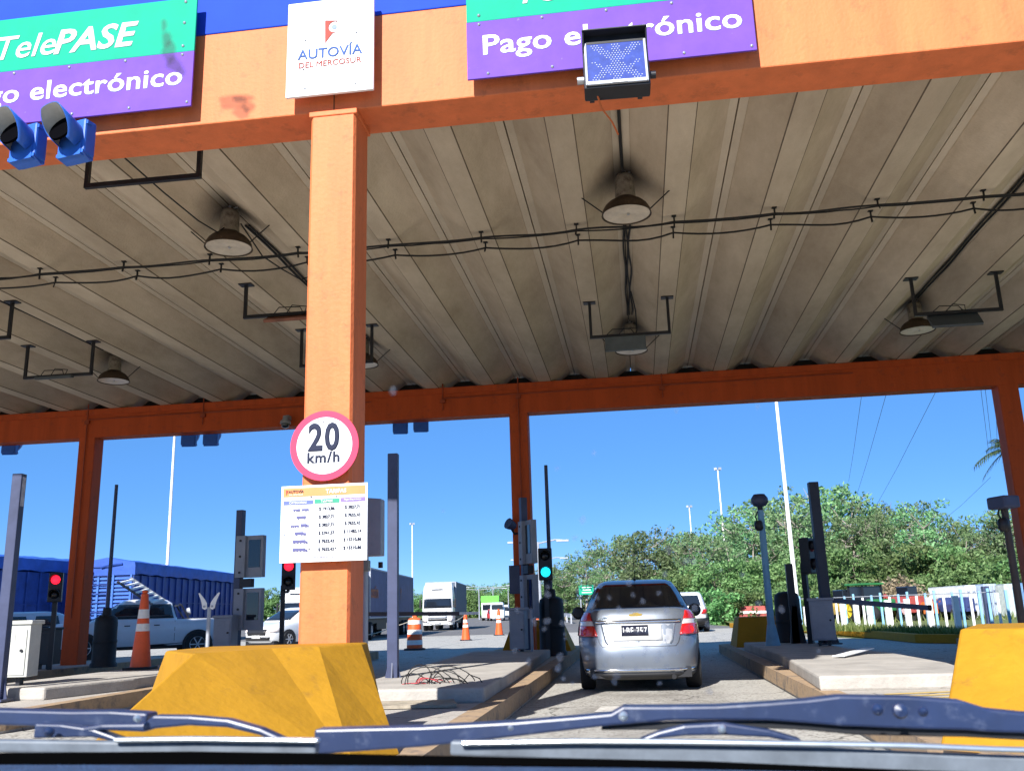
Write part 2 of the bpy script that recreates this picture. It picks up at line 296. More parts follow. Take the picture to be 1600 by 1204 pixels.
# ---------------------------------------------------------------- toll canopy
can = thing('toll_canopy', 'orange concrete toll canopy with blue top band and folded grey roof', 'toll canopy', (-2.4, 7.2, 0))
XL, XR = -23.4, 13.4
def world_noise_mat(name, c, c2, soot):
    m = bpy.data.materials.new(name); m.use_nodes = True; n, l = m.node_tree.nodes, m.node_tree.links
    b = n['Principled BSDF']; b.inputs['Roughness'].default_value = .9; b.inputs['Specular IOR Level'].default_value = .2
    g = n.new('ShaderNodeNewGeometry')
    mp = n.new('ShaderNodeMapping'); mp.inputs['Scale'].default_value = (1, .35, 1); l.new(g.outputs['Position'], mp.inputs[0])
    z = n.new('ShaderNodeTexNoise'); z.inputs['Scale'].default_value = 1.5; z.inputs['Detail'].default_value = 9; z.inputs['Roughness'].default_value = .72; l.new(mp.outputs[0], z.inputs['Vector'])
    r = n.new('ShaderNodeMapRange'); r.inputs[1].default_value = .32; r.inputs[2].default_value = .7; l.new(z.outputs[0], r.inputs[0])
    x = n.new('ShaderNodeMix'); x.data_type = 'RGBA'; x.inputs[6].default_value = (*c, 1); x.inputs[7].default_value = (*c2, 1); l.new(r.outputs[0], x.inputs[0])
    acc = None
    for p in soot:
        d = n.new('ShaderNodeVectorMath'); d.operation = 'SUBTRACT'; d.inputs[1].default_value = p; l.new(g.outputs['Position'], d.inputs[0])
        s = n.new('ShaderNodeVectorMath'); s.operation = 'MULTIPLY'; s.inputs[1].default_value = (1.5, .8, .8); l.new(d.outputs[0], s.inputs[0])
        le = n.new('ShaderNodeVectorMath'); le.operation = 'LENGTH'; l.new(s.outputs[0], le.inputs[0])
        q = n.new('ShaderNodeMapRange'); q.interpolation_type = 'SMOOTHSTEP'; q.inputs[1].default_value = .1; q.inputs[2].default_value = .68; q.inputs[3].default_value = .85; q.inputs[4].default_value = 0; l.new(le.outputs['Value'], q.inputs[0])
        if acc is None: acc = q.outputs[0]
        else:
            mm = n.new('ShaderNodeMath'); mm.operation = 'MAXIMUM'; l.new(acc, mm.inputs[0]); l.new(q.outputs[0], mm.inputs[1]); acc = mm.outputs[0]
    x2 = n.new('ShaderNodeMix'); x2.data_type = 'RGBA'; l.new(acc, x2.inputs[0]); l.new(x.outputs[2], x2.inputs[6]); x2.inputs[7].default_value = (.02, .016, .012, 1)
    oi = n.new('ShaderNodeObjectInfo'); ov = n.new('ShaderNodeMapRange'); ov.inputs[3].default_value = .84; ov.inputs[4].default_value = 1.06; l.new(oi.outputs['Random'], ov.inputs[0])
    x3 = n.new('ShaderNodeMix'); x3.data_type = 'RGBA'; x3.blend_type = 'MULTIPLY'; x3.inputs[0].default_value = 1; l.new(x2.outputs[2], x3.inputs[6]); l.new(ov.outputs[0], x3.inputs[7])
    l.new(x3.outputs[2], b.inputs['Base Color'])
    z2 = n.new('ShaderNodeTexNoise'); z2.inputs['Scale'].default_value = 30; z2.inputs['Detail'].default_value = 4; l.new(g.outputs['Position'], z2.inputs['Vector'])
    bp = n.new('ShaderNodeBump'); bp.inputs['Strength'].default_value = .35; bp.inputs['Distance'].default_value = .02; l.new(z2.outputs[0], bp.inputs['Height']); l.new(bp.outputs[0], b.inputs['Normal'])
    return m
LAMPS = [(-4.98, 10.45), (.12, 10.45), (-10.06, 16.35), (-4.98, 16.35), (.12, 16.6), (5.2, 16.5)]
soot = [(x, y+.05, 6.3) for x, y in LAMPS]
M_RF = world_noise_mat('roof_panel_concrete', (.64, .535, .40), (.42, .335, .235), soot)
M_RL = world_noise_mat('roof_panel_edge', (.66, .57, .44), (.52, .44, .33), soot)
M_RT = world_noise_mat('roof_panel_band', (.65, .55, .415), (.45, .365, .265), soot)
def roof_panel():
    b = MB(); Y0, Y1 = 7.47, 20.9
    pr = [(-.627, 6.285), (-.535, 6.275), (-.528, 6.262), (-.152, 5.992), (-.14, 5.98), (.14, 5.98), (.152, 5.992), (.528, 6.262), (.535, 6.275), (.627, 6.285)]
    top = [(.627, 6.355), (.50, 6.345), (.12, 6.06), (-.12, 6.06), (-.50, 6.345), (-.627, 6.355)]
    ring = pr+top; n = len(ring)
    b.v = [Vector((x, Y0, z)) for x, z in ring]+[Vector((x, Y1, z)) for x, z in ring]
    b.f = [[i, (i+1) % n, n+(i+1) % n, n+i] for i in range(n)]+[list(range(n)), list(range(2*n-1, n-1, -1))]
    return b
proto = None
for k in range(-18, 10):
    xc = .735+1.27*k
    if proto is None:
        proto = roof_panel().build('roof_panel', M_RF, can); me = proto.data; me.materials.append(M_RL); me.materials.append(M_RT); me.materials.append(mat('groove_line', (.13, .10, .07), .9, .3, 3))  # last material: thin brown lines along both trough edges
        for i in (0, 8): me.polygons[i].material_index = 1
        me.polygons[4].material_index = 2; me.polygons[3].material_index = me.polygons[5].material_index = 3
        o = proto
    else:
        o = proto.copy(); col.objects.link(o); o.parent = can
    o.location = (xc+2.4, -7.2, 0)
for k in range(-18, 11):
    b = MB(); b.box((.10+1.27*k, 13.96, 6.385), (.16, 12.9, .03)); b.build('joint_cover', M_CABLE, can, world=True)
fb = MB(); fb.box(((XL+XR)/2, 7.225, (5.38+6.30)/2), (XR-XL, .45, .92)); fb.build('front_beam', M_ORANGE, can, world=True, bevel=.012)
fb = MB(); fb.box(((XL+XR)/2, 7.225, 6.86), (XR-XL, .46, 1.12)); fb.build('blue_band', M_BLUEP, can, world=True, bevel=.01)
sm = MB(); sm.box((-2.415, 6.998, 5.52), (.008, .01, .26)); sm.build('beam_joint', mat('joint_seam', (.12, .05, .02), .8, 0), can, world=True)  # dark seam between two lengths of the beam
rb = MB(); rb.box(((XL+XR)/2, 19.8, 5.635), (XR-XL, .4, .67)); o = rb.build('rear_beam', M_SHADED, can, world=True, bevel=.012)
lg = MB(); lg.box(((XL+XR)/2, 19.585, 5.90), (XR-XL, .03, .14)); lg.build('ledge', M_SHADED, o); o2 = col.objects['ledge']
o2.location = (2.4, -7.2, 0)
cb = MB(); cb.box(((XL+XR)/2, 20.2, 6.105), (XR-XL, .03, .27)); cb.build('closure_board', M_CABLE, can, world=True)
def pillar(x0, x1, y0, y1, z0, z1, ch=.05):
    b = MB(); pts = [(x0+ch*.5, y0), (x1-ch*.4, y0), (x1, y0+ch*.7), (x1, y1-ch), (x1-ch, y1), (x0+ch, y1), (x0, y1-ch), (x0, y0+ch*.5)]
    b.prism([(x, y, z0) for x, y in pts], (0, 0, z1-z0)); return b
for (x0, x1) in ((-2.62, -2.215), (7.6, 8.0), (-12.82, -12.42), (-23.0, -22.6)):
    pillar(x0, x1, 6.985, 7.40, .19, 5.33, .045).build('front_pillar', M_ORANGE, can, world=True)
    q = MB(); q.box(((x0+x1)/2, 7.19, 5.355), (x1-x0+.03, .43, .05)); q.build('pillar_cap', M_ORANGE, can, world=True, bevel=.008)
    pillar(x0, x1, 19.6, 20.0, .19, 5.30, .03).build('rear_pillar', M_SHADED, can, world=True)
# conduits on the rear beam
for x in (-12.62, -2.4, -9.75, -4.1, .75):
    b = MB(); y = 19.56
    b.tube([(x, y, 6.1), (x, y, 5.45)], .014); b.tube([(x, y, 5.72), (x+4, y, 5.74)], .012); b.box((x, y, 5.66), (.11, .05, .08))
    if x in (-12.62, -2.4): b.tube([(x, y, 5.45), (x, y, 1.2)], .015)
    b.build('conduit', mat('painted_conduit', (.30, .05, .015), .6, .2, 6), can, world=True)

# ---------------------------------------------------------------- ceiling lamps, cables, brackets
def flood_lamp():
    t = thing('ceiling_lamp', 'x', 'lamp', (0, 0, 0), R(0), 'bell lamps hanging under the toll roof')
    MB().lathe([(.125, .215), (.135, .20), (.165, .185), (.215, .155), (.26, .11), (.288, .06), (.30, .015), (.305, 0), (.295, 0), (.285, .02)], n=32).build('shade', M_LAMPB, t, smooth=50)
    MB().lathe([(.0, .02), (.10, .012), (.2, .005), (.284, .012)], n=32).build('lens', M_LAMPG, t, smooth=60)
    b = MB().lathe([(0, -.0), (.018, .004), (.02, .012), (.012, .02)], (.02, -.02, -.012), n=10); b.build('bulb', M_ALU, t, smooth=60)
    b = MB().lathe([(.118, .20), (.128, .23), (.122, .27), (.118, .47), (.10, .52), (.05, .545), (0, .55)], n=20); b.build('neck', M_LAMPN, t, smooth=50)
    b = MB().cyl((0, 0, .54), (0, 0, .62), .022); b.tube([(0, .02, .60), (.05, .03, .63), (.08, .02, .58), (.04, -.02, .54)], .012); b.build('hook', M_ALU, t)
    for s in (-1, 1):
        b = MB().tube([(s*.29, 0, .06), (s*.62, .02, .36)], .008); b.tube([(s*.60, .02, .34), (s*.64, .02, .40)], .016); b.build('stay', M_CABLE, t)
    return t
lamp0 = flood_lamp()
LL = ['bell lamp with a cable, left of the orange pillar, in the near row', 'bell lamp on a long stem at roof centre, nearest the arrow sign',
      'small bell lamp far left, beside an empty black bracket', 'bell lamp half hidden behind the orange pillar', 'bell lamp behind the grey board on a bracket over the silver car', 'bell lamp in the dark corner beside the rightmost board']
for i, (x, y) in enumerate(LAMPS):
    o = lamp0 if i == 0 else place(lamp0, (x, y, 5.7), LL[i])
    o.location = (x, y, 5.70); o['label'] = LL[i]
def wire(name, label, pts, r=.012, m=None, cat='cable', group=None, n=6):
    o = MB().tube(pts, r, n).build(name, m or M_CABLE); return tag(o, label, cat, group)
wire('power_cable', 'black cable along the roof joint to the near bell lamp at roof centre', [(.10, 7.5, 6.27), (.09, 9, 6.26), (.10, 10.3, 6.28), (.12, 10.4, 6.22)], .02)
def bundle():
    b = MB()
    for dx, s in ((-.02, .01), (.025, -.012), (.06, .02)): b.tube([(.10+dx+s*math.sin(3.3*y), y, 6.25+.01*math.cos(5*y)) for y in [10.7+.3*i for i in range(19)]], .014)
    b.tube([(.16, 14.8, 6.24), (.23, 15.6, 6.17), (.24, 16.3, 6.0), (.16, 16.6, 5.95)], .012)
    return b
tag(bundle().build('cable_bundle', M_CABLE), 'bundle of black cables between two centre bell lamps along the roof joint', 'cable')
wire('power_cable', 'single drooping cable running from the front beam to the left bell lamp', [tuple(P(195, 247, 8.3)), tuple(P(255, 300, 9.0)), tuple(P(310, 345, 9.8)), tuple(P(340, 363, 10.2)), (-4.98, 10.4, 6.0)], .009)
wire('power_cable', 'slack cable looping from left bell lamp towards the orange pillar', [(-4.85, 10.5, 6.05), tuple(P(410, 400, 11.2)), tuple(P(440, 420, 11.6)), tuple(P(470, 437, 11.9)), (-3.78, 12.4, 6.26)], .010)
for xr, lab, (ya, yb) in ((-10.08, 'twin cables on the far left roof joint leading to the small bell lamp', (9, 16)), (5.2, 'heavy cables along the dark right roof joint', (7.6, 16.3)), (-4.98, 'cables along the roof joint passing behind the orange pillar', (11, 16))):
    b = MB()
    for dx in (-.03, .03): b.tube([(xr+dx+.012*math.sin(2.5*y+dx*90), y, 6.255) for y in [ya+(yb-ya)*i/16 for i in range(17)]], .017)
    tag(b.build('cable_bundle', M_CABLE), lab, 'cable')
# two long cables hung on clips under the troughs
def long_cable(Yc, sag, label, seed, two=False):
    rnd = random.Random(seed); t = thing('long_cable', label, 'cable', (-2.4, Yc, 5.9), 0, 'long cables hung on clips across the roof')
    pts, pts2 = [], []
    for k in range(-18, 9):
        x0 = .735+1.27*k; s = sag*(.4+1.0*rnd.random()); dy = rnd.uniform(-.04, .04)
        for j in range(8):
            u = j/8; z = 5.895-s*4*u*(1-u)*(.8+.4*u); pts.append((x0+1.27*u, Yc+dy*math.sin(6.28*u), z)); pts2.append((x0+1.27*u, Yc+.015, z-.012-.03*4*u*(1-u)*rnd.random()*.3))
        if -21 < x0 < 9:
            b = MB(); b.box((x0, Yc, 5.974), (.06, .05, .012)); b.box((x0, Yc, 5.935), (.02, .02, .08)); b.bar((x0, Yc, 5.91), (x0+rnd.uniform(-.02, .02), Yc-.01, rnd.uniform(5.81, 5.85)), .022, .015)
            b.build('clip', M_CABLE, t, world=True)
    MB().tube(pts, .013).build('line', M_CABLE, t, world=True)
    if two: MB().tube(pts2, .010).build('line', M_CABLE, t, world=True)
    return t
long_cable(11.22, .015, 'taut double black cable clipped across all roof ribs, the nearer one', 3, True)
long_cable(11.58, .06, 'sagging black cable clipped across all roof ribs, the farther one', 5)
M_BOARD = mat('bracket_board', (.05, .06, .07), .5, .2, 4); M_BOARDR = mat('bracket_board_rusty', (.20, .075, .045), .6, .3, 6)
def bracket(label, x, y, drop, board=None, z=5.975):
    t = thing('hanging_bracket', label, 'bracket', (x, y, z), 0, 'black U brackets hanging under the roof'); w = 1.27; b = MB()
    for sx in (0, w):
        o = MB().box((sx, 0, -.008), (.20, .14, .016)); o.bar((sx, 0, -.016), (sx, 0, -drop), .045, .045); o.build('hanger', M_BLACK, t)
    MB().box((w/2, 0, -drop), (w+.045, .05, .05)).build('crossbar', M_BLACK, t)
    if board:
        bx, bw, bh, tilt, m = board
        q = MB().box((bx, -.05, -drop-.03-bh/2*math.cos(tilt)), (bw, .05, bh), 0, -tilt); q.build('board', m, t, bevel=.008)
        q = MB()
        for k in range(2): q.tube([(bx-.3+.2*k, 0, -drop+.02), (bx-.2+.2*k, -.05, -drop+.10+.02*k), (bx+.1+.1*k, .02, -drop+.11), (bx+.18, -.03, -drop-.03)], .008)
        q.build('wire', M_CABLE, t)
    return t
bracket('empty black bracket just behind the blue lane signals', -5.62, 8.35, .36)
bracket('bracket with a small rusty sensor board left of the orange pillar', -5.62, 12.45, .52, (.75, .80, .22, R(62), M_BOARDR))
bracket('bracket leg ending behind the orange pillar, lower one', -5.615, 14.8, .66)
bracket('bracket cut off at the photo edge on the far left', -10.695, 12.4, .58)
bracket('empty bracket with loose wires beside the small far lamp', -10.695, 14.6, .60, (.6, .7, .10, R(80), M_BOARD))
bracket('bracket carrying a flat grey board over the silver car lane', -.535, 14.45, .60, (.55, .66, .25, R(10), mat('grey_board', (.085, .10, .11), .5, .2, 5)))
bracket('bracket with a dark tilted board in the far right of the roof', 4.545, 14.4, .60, (.55, .75, .30, R(40), M_BOARD))
# ---------------------------------------------------------------- signs on the front beam
YS = 6.885
def pay_sign(cx, zb, label):
    w, hg, hp = 2.42, .56, .555; t = thing('lane_sign', label, 'sign', (cx, YS, zb), 0, 'green and purple payment signs on the beam')
    MB().box((cx, YS, zb+hp/2), (w, .022, hp)).build('purple_panel', M_PURP, t, world=True, bevel=.004)
    MB().box((cx, YS, zb+hp+hg/2), (w, .020, hg)).build('green_panel', M_GREEN, t, world=True, bevel=.004)
    y = YS-.0125
    text('lettering', 'Pago electrónico', M_SIGNW, t, (cx-1.085, y, zb+.225), X3, Z3, .266, bold=.020, sx=1.18, spacing=1.03)
    text('lettering', 'Tele', M_SIGNW, t, (cx-.80, y, zb+hp+.13), X3, Z3, .345, shear=.22, bold=.009, sx=1.03)
    text('lettering', 'PASE', M_SIGNW, t, (cx-.19, y, zb+hp+.13), X3, Z3, .345, shear=.22, bold=.026, sx=1.07)
    for k in range(5):
        for z in (.04, hp-.03, hp+.06, hp+.30, hp+hg-.04):
            if k in (0, 4) or z in (.04, hp-.03):
                q = MB().lathe([(.015, 0), (.012, .006), (0, .009)], (cx-1.10+.55*k+(.07 if z == .04 else 0), y, zb+z), (0, -1, 0), 8); q.build('rivet', M_ALU, t, world=True, smooth=60)
    for k in (-.7, .7):
        MB().box((cx+k, (YS+7.0)/2, zb+hp), (.05, 7.0-YS-.02, .8)).build('bracket', M_GALV, t, world=True)
e = P(299, 166, YS); pay_sign(e.x-1.21, e.z, 'TelePASE payment sign above the blue lane signals, green over purple')
e1, e2 = P(729, 124, YS), P(1185, 81, YS); pay_sign((e1.x+e2.x)/2, (e1.z+e2.z)/2, 'payment sign partly covered by the arrow lane signal, green over purple')
a, b_ = P(447, 153, 6.88), P(584, 142, 6.88); cx = (a.x+b_.x)/2; w = b_.x-a.x; zb = (a.z+b_.z)/2
t = thing('highway_sign', 'white AUTOVIA DEL MERCOSUR sign over the orange pillar', 'sign', (cx, 6.88, zb))
MB().box((cx, 6.88, zb+.47), (w, .03, .94)).build('panel', M_SIGNW, t, world=True, bevel=.004)
y = 6.863
text('lettering', 'AUTOVÍA', M_INKB, t, (cx, y, zb+.36), X3, Z3, .137, 'CENTER', bold=.014, sx=.99)
text('lettering', 'DEL MERCOSUR', M_INKR, t, (cx, y, zb+.275), X3, Z3, .078, 'CENTER', bold=.010, sx=1.02)
lx, lz = cx-.05, zb+.53
arc = [(lx+.09+.055*math.cos(R(k)), lz+.125+.055*math.sin(R(k))) for k in range(60, 301, 20)]
MB().prism([(x, y, z) for x, z in [(lx+.005, lz-.03), (lx, lz+.20), (lx+.115, lz+.185), (lx+.105, lz+.155)][:3]+[(lx+.105, lz+.172)]+arc+[(lx+.07, lz+.06)]], (0, -.002, 0)).build('emblem', M_INKR, t, world=True)
MB().lathe([(.024, 0), (.024, .002), (0, .002)], (lx+.085, y, lz+.125), (0, -1, 0), 20).build('emblem_dot', mat('emblem_blue', (.05, .12, .42), .5, 0), t, world=True)
for dx, dz in ((-.23, .55), (.24, .57), (-.24, .26), (-.22, .07), (.24, .07)):
    MB().lathe([(.008, 0), (0, .006)], (cx+dx, 6.864, zb+dz), (0, -1, 0), 8).build('screw', M_INK, t, world=True)
for k in (-.2, .2): MB().box((cx+k, 6.947, zb+.4), (.04, .10, .6)).build('bracket', M_GALV, t, world=True)

# arrow and cross lane signal
c = P(962, 100, 6.62)
t = thing('lane_signal', 'square lane signal with a lamp cross and arrow, hung before the purple sign', 'lane signal', tuple(c), R(2))
tl = R(-9)
def tb(b, tilt=tl):
    M = Matrix.Rotation(tilt, 3, 'X'); b.v = [M@v for v in b.v]; return b
tb(MB().box((0, .04, 0), (.525, .16, .52))).build('case', M_BLACK, t, bevel=.012)
for cc, dd in (((0, -.052, -.225), (.485, .02, .035)), ((-.238, -.052, -.03), (.02, .02, .425)), ((.238, -.052, -.03), (.02, .02, .425))):
    tb(MB().box(cc, dd)).build('bezel', M_GALV, t, bevel=.004)
tb(MB().box((0, -.046, -.02), (.455, .012, .38))).build('screen', mat('signal_screen', (.022, .045, .24), .45, .25, 14, spec=.2, dirt=((.12, .16, .36), 9, .62, .5)), t)
tb(MB().prism([(-.26, -.045, .255), (-.26, -.13, .245), (-.26, -.045, .10)], (.012, 0, 0)).prism([(.248, -.045, .255), (.248, -.13, .245), (.248, -.045, .10)], (.012, 0, 0)).prism([(-.26, -.045, .262), (-.26, -.14, .252), (-.26, -.14, .242), (-.26, -.045, .252)], (.52, 0, 0))).build('hood', M_BLACK, t)
tb(MB().box((0, -.047, .215), (.52, .012, .085))).build('head_panel', M_BLACK, t)
leds = MB(); pts = set()
for i in range(-9, 10):
    for j in range(-8, 9):
        x, z = i*.0235, j*.0215
        on = (abs(abs(x)-abs(z)*1.05) < .045 and max(abs(x), abs(z)) < .19) or (abs(x) < .036 and abs(z) < .185) or (-.16 < z < .02 and abs(abs(x)-(z+.17)*1.0) < .026 and abs(x) < .2)
        if on: pts.add((i, j))
for i, j in pts: leds.lathe([(.0062, 0), (.0045, .003), (0, .004)], (i*.0235+(.0117 if j % 2 else 0), -.052, -.02+j*.0215), (0, -1, 0), 6)
tb(leds).build('lamp_matrix', mat('led_lens', (.36, .40, .46), .3, .1, 30), t)
tb(MB().box((.02, -.064, -.228), (.12, .004, .022))).build('maker_plate', M_WHITE, t)
for s in (-1, 1): tb(MB().cyl((s*.262, .05, -.10), (s*.315, .05, -.10), .03, n=14)).build('knob', M_ALU if s < 0 else M_BLACK, t)
MB().bar((-.2, .12, -.1), (-.2, .36, -.1), .04, .04).bar((.2, .12, -.1), (.2, .36, -.1), .04, .04).build('arm', M_BLACK, t)
MB().tube([(-.16, .02, -.26), (-.13, .1, -.33), (-.05, .2, -.40), (.0, .36, -.43)], .008).build('lead', mat('orange_cable', (.5, .12, .03), .6, 0), t)

# blue lane signals with tunnel visors (front pair, and the pairs on the rear beam)
M_SBLUE = mat('signal_blue', (.02, .11, .48), .45, .15, 6); M_VIS = mat('visor_grey', (.46, .46, .44), .6, .15, 8); M_VISIN = mat('visor_black', (.003, .003, .004), .9, 0, spec=0)
def lane_light(label, loc, rz, s=1.0, grp='blue square lane signals with round visors', cat='lane signal', ang=-18):
    t = thing('lane_light', label, cat, loc, rz, grp)
    MB().box((0, .06, 0), (.30, .13, .33), bev=.02).build('case', M_SBLUE, t)
    MB().box((0, .06, -.10), (.25, .15, .16)).prism([(-.15, -.01, -.165), (.15, -.01, -.165), (.13, .1, -.20), (-.13, .1, -.20)], (0, 0, .03)).build('tray', M_SBLUE, t)
    M = Matrix.Rotation(R(ang), 3, 'X'); n = 28; L = .30; r = .135
    def vis(rr, nm, m):
        vs, fs = [], []; 
        for i in range(n+1):
            a = R(-55)+R(290)*i/n; l = L*(.35+.65*max(0, min(1, (math.sin(a)+.75)/1.4)))
            vs += [M@Vector((rr*math.cos(a), 0, rr*math.sin(a)))+Vector((0, 0, 0)), M@Vector((rr*math.cos(a), -l, rr*math.sin(a)))]
        for i in range(n): fs.append((2*i, 2*i+1, 2*i+3, 2*i+2))
        return MB().add(vs, fs)
    o = vis(r, 0, 0).build('visor', M_SBLUE, t, smooth=60)
    md = o.modifiers.new('solid', 'SOLIDIFY'); md.thickness = .006
    vis(r-.008, 0, 0).build('visor_lining', M_VIS, t, smooth=60)
    MB().lathe([(0, .0), (r*.93, .012), (r*.93, -.01)], tuple(M@Vector((0, -.115, 0))), tuple(M@Vector((0, -1, 0))), 24).build('lens', M_VISIN, t, smooth=60)
    for s_ in (-1, 1): MB().box((s_*.155, .03, .13), (.02, .05, .03)).build('lug', M_SBLUE, t)
    return t
p1, p2 = P(112, 216, 6.72), P(36, 222, 6.72)
lane_light('blue lane signal at the lower corner of the TelePASE sign, inner one', tuple(p1), R(-12))
lane_light('blue lane signal cut by the photo edge, outer one', tuple(p2), R(-12))
for (x, y, lab) in ((297, 684, 'dark signal back under rear beam, left of the pair by the far mast'), (331, 683, 'dark signal back under rear beam, right of the pair by the far mast'),
                    (626, 664, 'dark signal back under rear beam, left of the pair beside the orange pillar'), (658, 661, 'dark signal back under rear beam, right of the pair beside the orange pillar'),
                    (18, 697, 'dark signal back under the rear beam at the far left')):
    q = P(x, y, 20.12); o = lane_light(lab, tuple(q), math.pi+R(10), grp='signals hung under the rear beam')
    o.scale = (1.15,)*3
    hb_ = MB().bar((0, .06, .15), (0, .06, .42), .05, .05); hb_.build('hanger', M_BLACK, o)
# dome cameras
def dome_cam(label, c, s=1.0):
    t = thing('dome_camera', label, 'camera', c); 
    MB().bar((.02*s, .16*s, .10*s), (.02*s, .02*s, .10*s), .05*s, .07*s).build('arm', M_GALV, t)
    MB().lathe([(.0, .14), (.05, .135), (.06, .06), (.10, .03), (.105, -.02), (.0, -.02)], n=20).build('housing', M_GALV, t, smooth=50)
    MB().lathe([(.085, -.02), (.082, -.06), (.06, -.095), (.03, -.108), (0, -.11)], n=20).build('dome', M_GLASSC, t, smooth=60)
    t.scale = (s,)*3; return t
dome_cam('small grey dome camera on the rear beam beside the speed sign', tuple(P(446, 660, 19.4)), 1.15)

# ---------------------------------------------------------------- signs on the pillar
c = P(507.5, 696, 6.93)
t = thing('speed_sign', 'round red and white 20 km/h sign on the orange pillar', 'road sign', tuple(c))
rr = .282
MB().lathe([(0, 0), (rr, 0), (rr, .012), (rr*.81, .012)], ax=(0, -1, 0), n=64).build('rim', M_RED, t, smooth=40)
MB().lathe([(0, .0125), (rr*.812, .0125)], ax=(0, -1, 0), n=64).build('face', M_SIGNW, t)
text('lettering', '20', M_INK, t, Vector(c)+Vector((-.005, -.0145, -.035)), X3, Z3, .305, 'CENTER', bold=.030, sx=.80, spacing=1.12)
text('lettering', 'km/h', M_INK, t, Vector(c)+Vector((-.005, -.0145, -.135)), X3, Z3, .118, 'CENTER', bold=.028, sx=1.05, spacing=1.12)
for dx, dz in ((-.01, .19), (.01, .17), (.0, -.185), (-.05, .20)): MB().lathe([(.007, 0), (0, .005)], (dx, -.0145, dz), (0, -1, 0), 8).build('screw', M_ALU, t)
MB().box((0, .022, .1), (.10, .04, .05)).box((0, .022, -.1), (.10, .04, .05)).build('clamp', M_GALV, t)
yb = 6.90; a, b_, d_ = P(440, 760, yb), P(575, 753, yb), P(436, 879, yb); e_ = P(572.5, 875, yb)
cx = (a.x+b_.x+d_.x+e_.x)/4; w = ((b_.x-a.x)+(e_.x-d_.x))/2; zt = (a.z+b_.z)/2; zb = (d_.z+e_.z)/2; h = zt-zb
t = thing('tariff_board', 'white TARIFAS price board on the orange pillar below the speed sign', 'price board', (cx, yb, zb), R(0))
MB().box((cx, yb+.008, zb+h/2), (w, .012, h)).build('panel', M_SIGNW, t, world=True, bevel=.002)
def blk(nm, u0, v0, u1, v1, m, dy=.0015):
    x0, x1 = cx-w/2+u0*w, cx-w/2+u1*w; z0, z1 = zt-v0*h, zt-v1*h
    return MB().box(((x0+x1)/2, yb+.002-dy, (z0+z1)/2), (x1-x0, .002, abs(z1-z0))).build(nm, m, t, world=True)
M_HDR = mat('board_orange', (.66, .24, .08), .5, .08, 6); M_LINE = mat('board_line', (.5, .5, .53), .6, 0); M_TRK = mat('board_icon', (.09, .09, .22), .6, 0)
blk('header', .025, .03, .975, .145, M_HDR)
blk('column_head', .03, .195, .375, .25, mat('board_blue', (.10, .13, .32), .5, .05)); blk('column_head', .39, .19, .68, .245, mat('board_green', (.03, .28, .17), .5, .05)); blk('column_head', .69, .185, .975, .24, mat('board_purple', (.2, .13, .44), .5, .05))
def wr(s, u, v, size, m=M_SIGNW, al='CENTER', bold=.0, sx=1.0): text('lettering', s, m, t, (cx-w/2+u*w, yb-.0022, zt-v*h), X3, Z3, size*h, al, bold=bold, depth=.0008, sx=sx)
wr('TARIFAS', .64, .118, .075, bold=.03); wr('AUTOVÍA', .175, .095, .048, M_INK, bold=.02); wr('DEL MERCOSUR', .175, .128, .026, M_SIGNW)
MB().prism([(cx-w/2+.055*w, yb-.002, zt-.055*h), (cx-w/2+.085*w, yb-.002, zt-.06*h), (cx-w/2+.06*w, yb-.002, zt-.125*h)], (0, -.001, 0)).build('emblem', M_INKR, t, world=True)
wr('CATEGORÍAS', .20, .238, .040, bold=.02); wr('TelePASE', .535, .233, .042, bold=.02); wr('Pago Electrónico', .833, .222, .034, bold=.01)
rows = [('1913,86', '3827,71'), ('3827,71', '7655,43'), ('3827,71', '7655,43'), ('5741,57', '11483,14'), ('7655,43', '15310,86'), ('7655,43', '15310,86')]
for i, (p, q) in enumerate(rows):
    v = .335+.105*i
    wr('$ '+p, .535, v, .056, M_INK, bold=.030, sx=.95); wr('$ '+q, .833, v-.008, .056, M_INK, bold=.030, sx=.95); wr(str(i+1), .05, v, .035, M_INKB)
    blk('rule', .03, v+.03, .36, v+.033, M_LINE); blk('rule', .39, v+.028, .975, v+.031, M_LINE)
    bb = MB(); z = zt-(v+.0)*h; x = cx-w/2
    def veh(u, l, hh):
        bb.box((x+u*w, yb-.002, z+hh*h/2+.008*h), (l*w, .0015, hh*h))
        for s in (-.3, .3): bb.lathe([(.006, 0), (.006, .001), (0, .001)], (x+(u+s*l)*w, yb-.003, z+.004), (0, -1, 0), 8)
    if i == 0: veh(.17, .05, .018); veh(.21, .03, .022); veh(.27, .05, .02); veh(.31, .03, .02)
    elif i == 1: veh(.24, .11, .032)
    elif i == 2: veh(.14, .04, .018); veh(.19, .05, .022); veh(.27, .07, .034); veh(.315, .03, .02)
    elif i == 3: veh(.22, .10, .036); veh(.285, .03, .022)
    else: veh(.185, .07, .036); veh(.26, .07, .036); veh(.31, .02, .02)
    bb.build('vehicle_icon', M_TRK, t, world=True)
wr('Valores vigentes por categoría', .52, .945, .026, M_TRK)
for u in (.38, .685): blk('rule', u, .27, u+.003, .90, M_LINE)
for u, v in ((.35, .16), (.64, .165), (.34, .83), (.64, .83)): MB().lathe([(.007, 0), (0, .005)], (cx-w/2+u*w, yb, zt-v*h), (0, -1, 0), 8).build('screw', M_INK, t, world=True)
MB().box((cx, 6.95, zb+h*.5), (.3, .07, .05)).build('clamp', M_GALV, t, world=True)
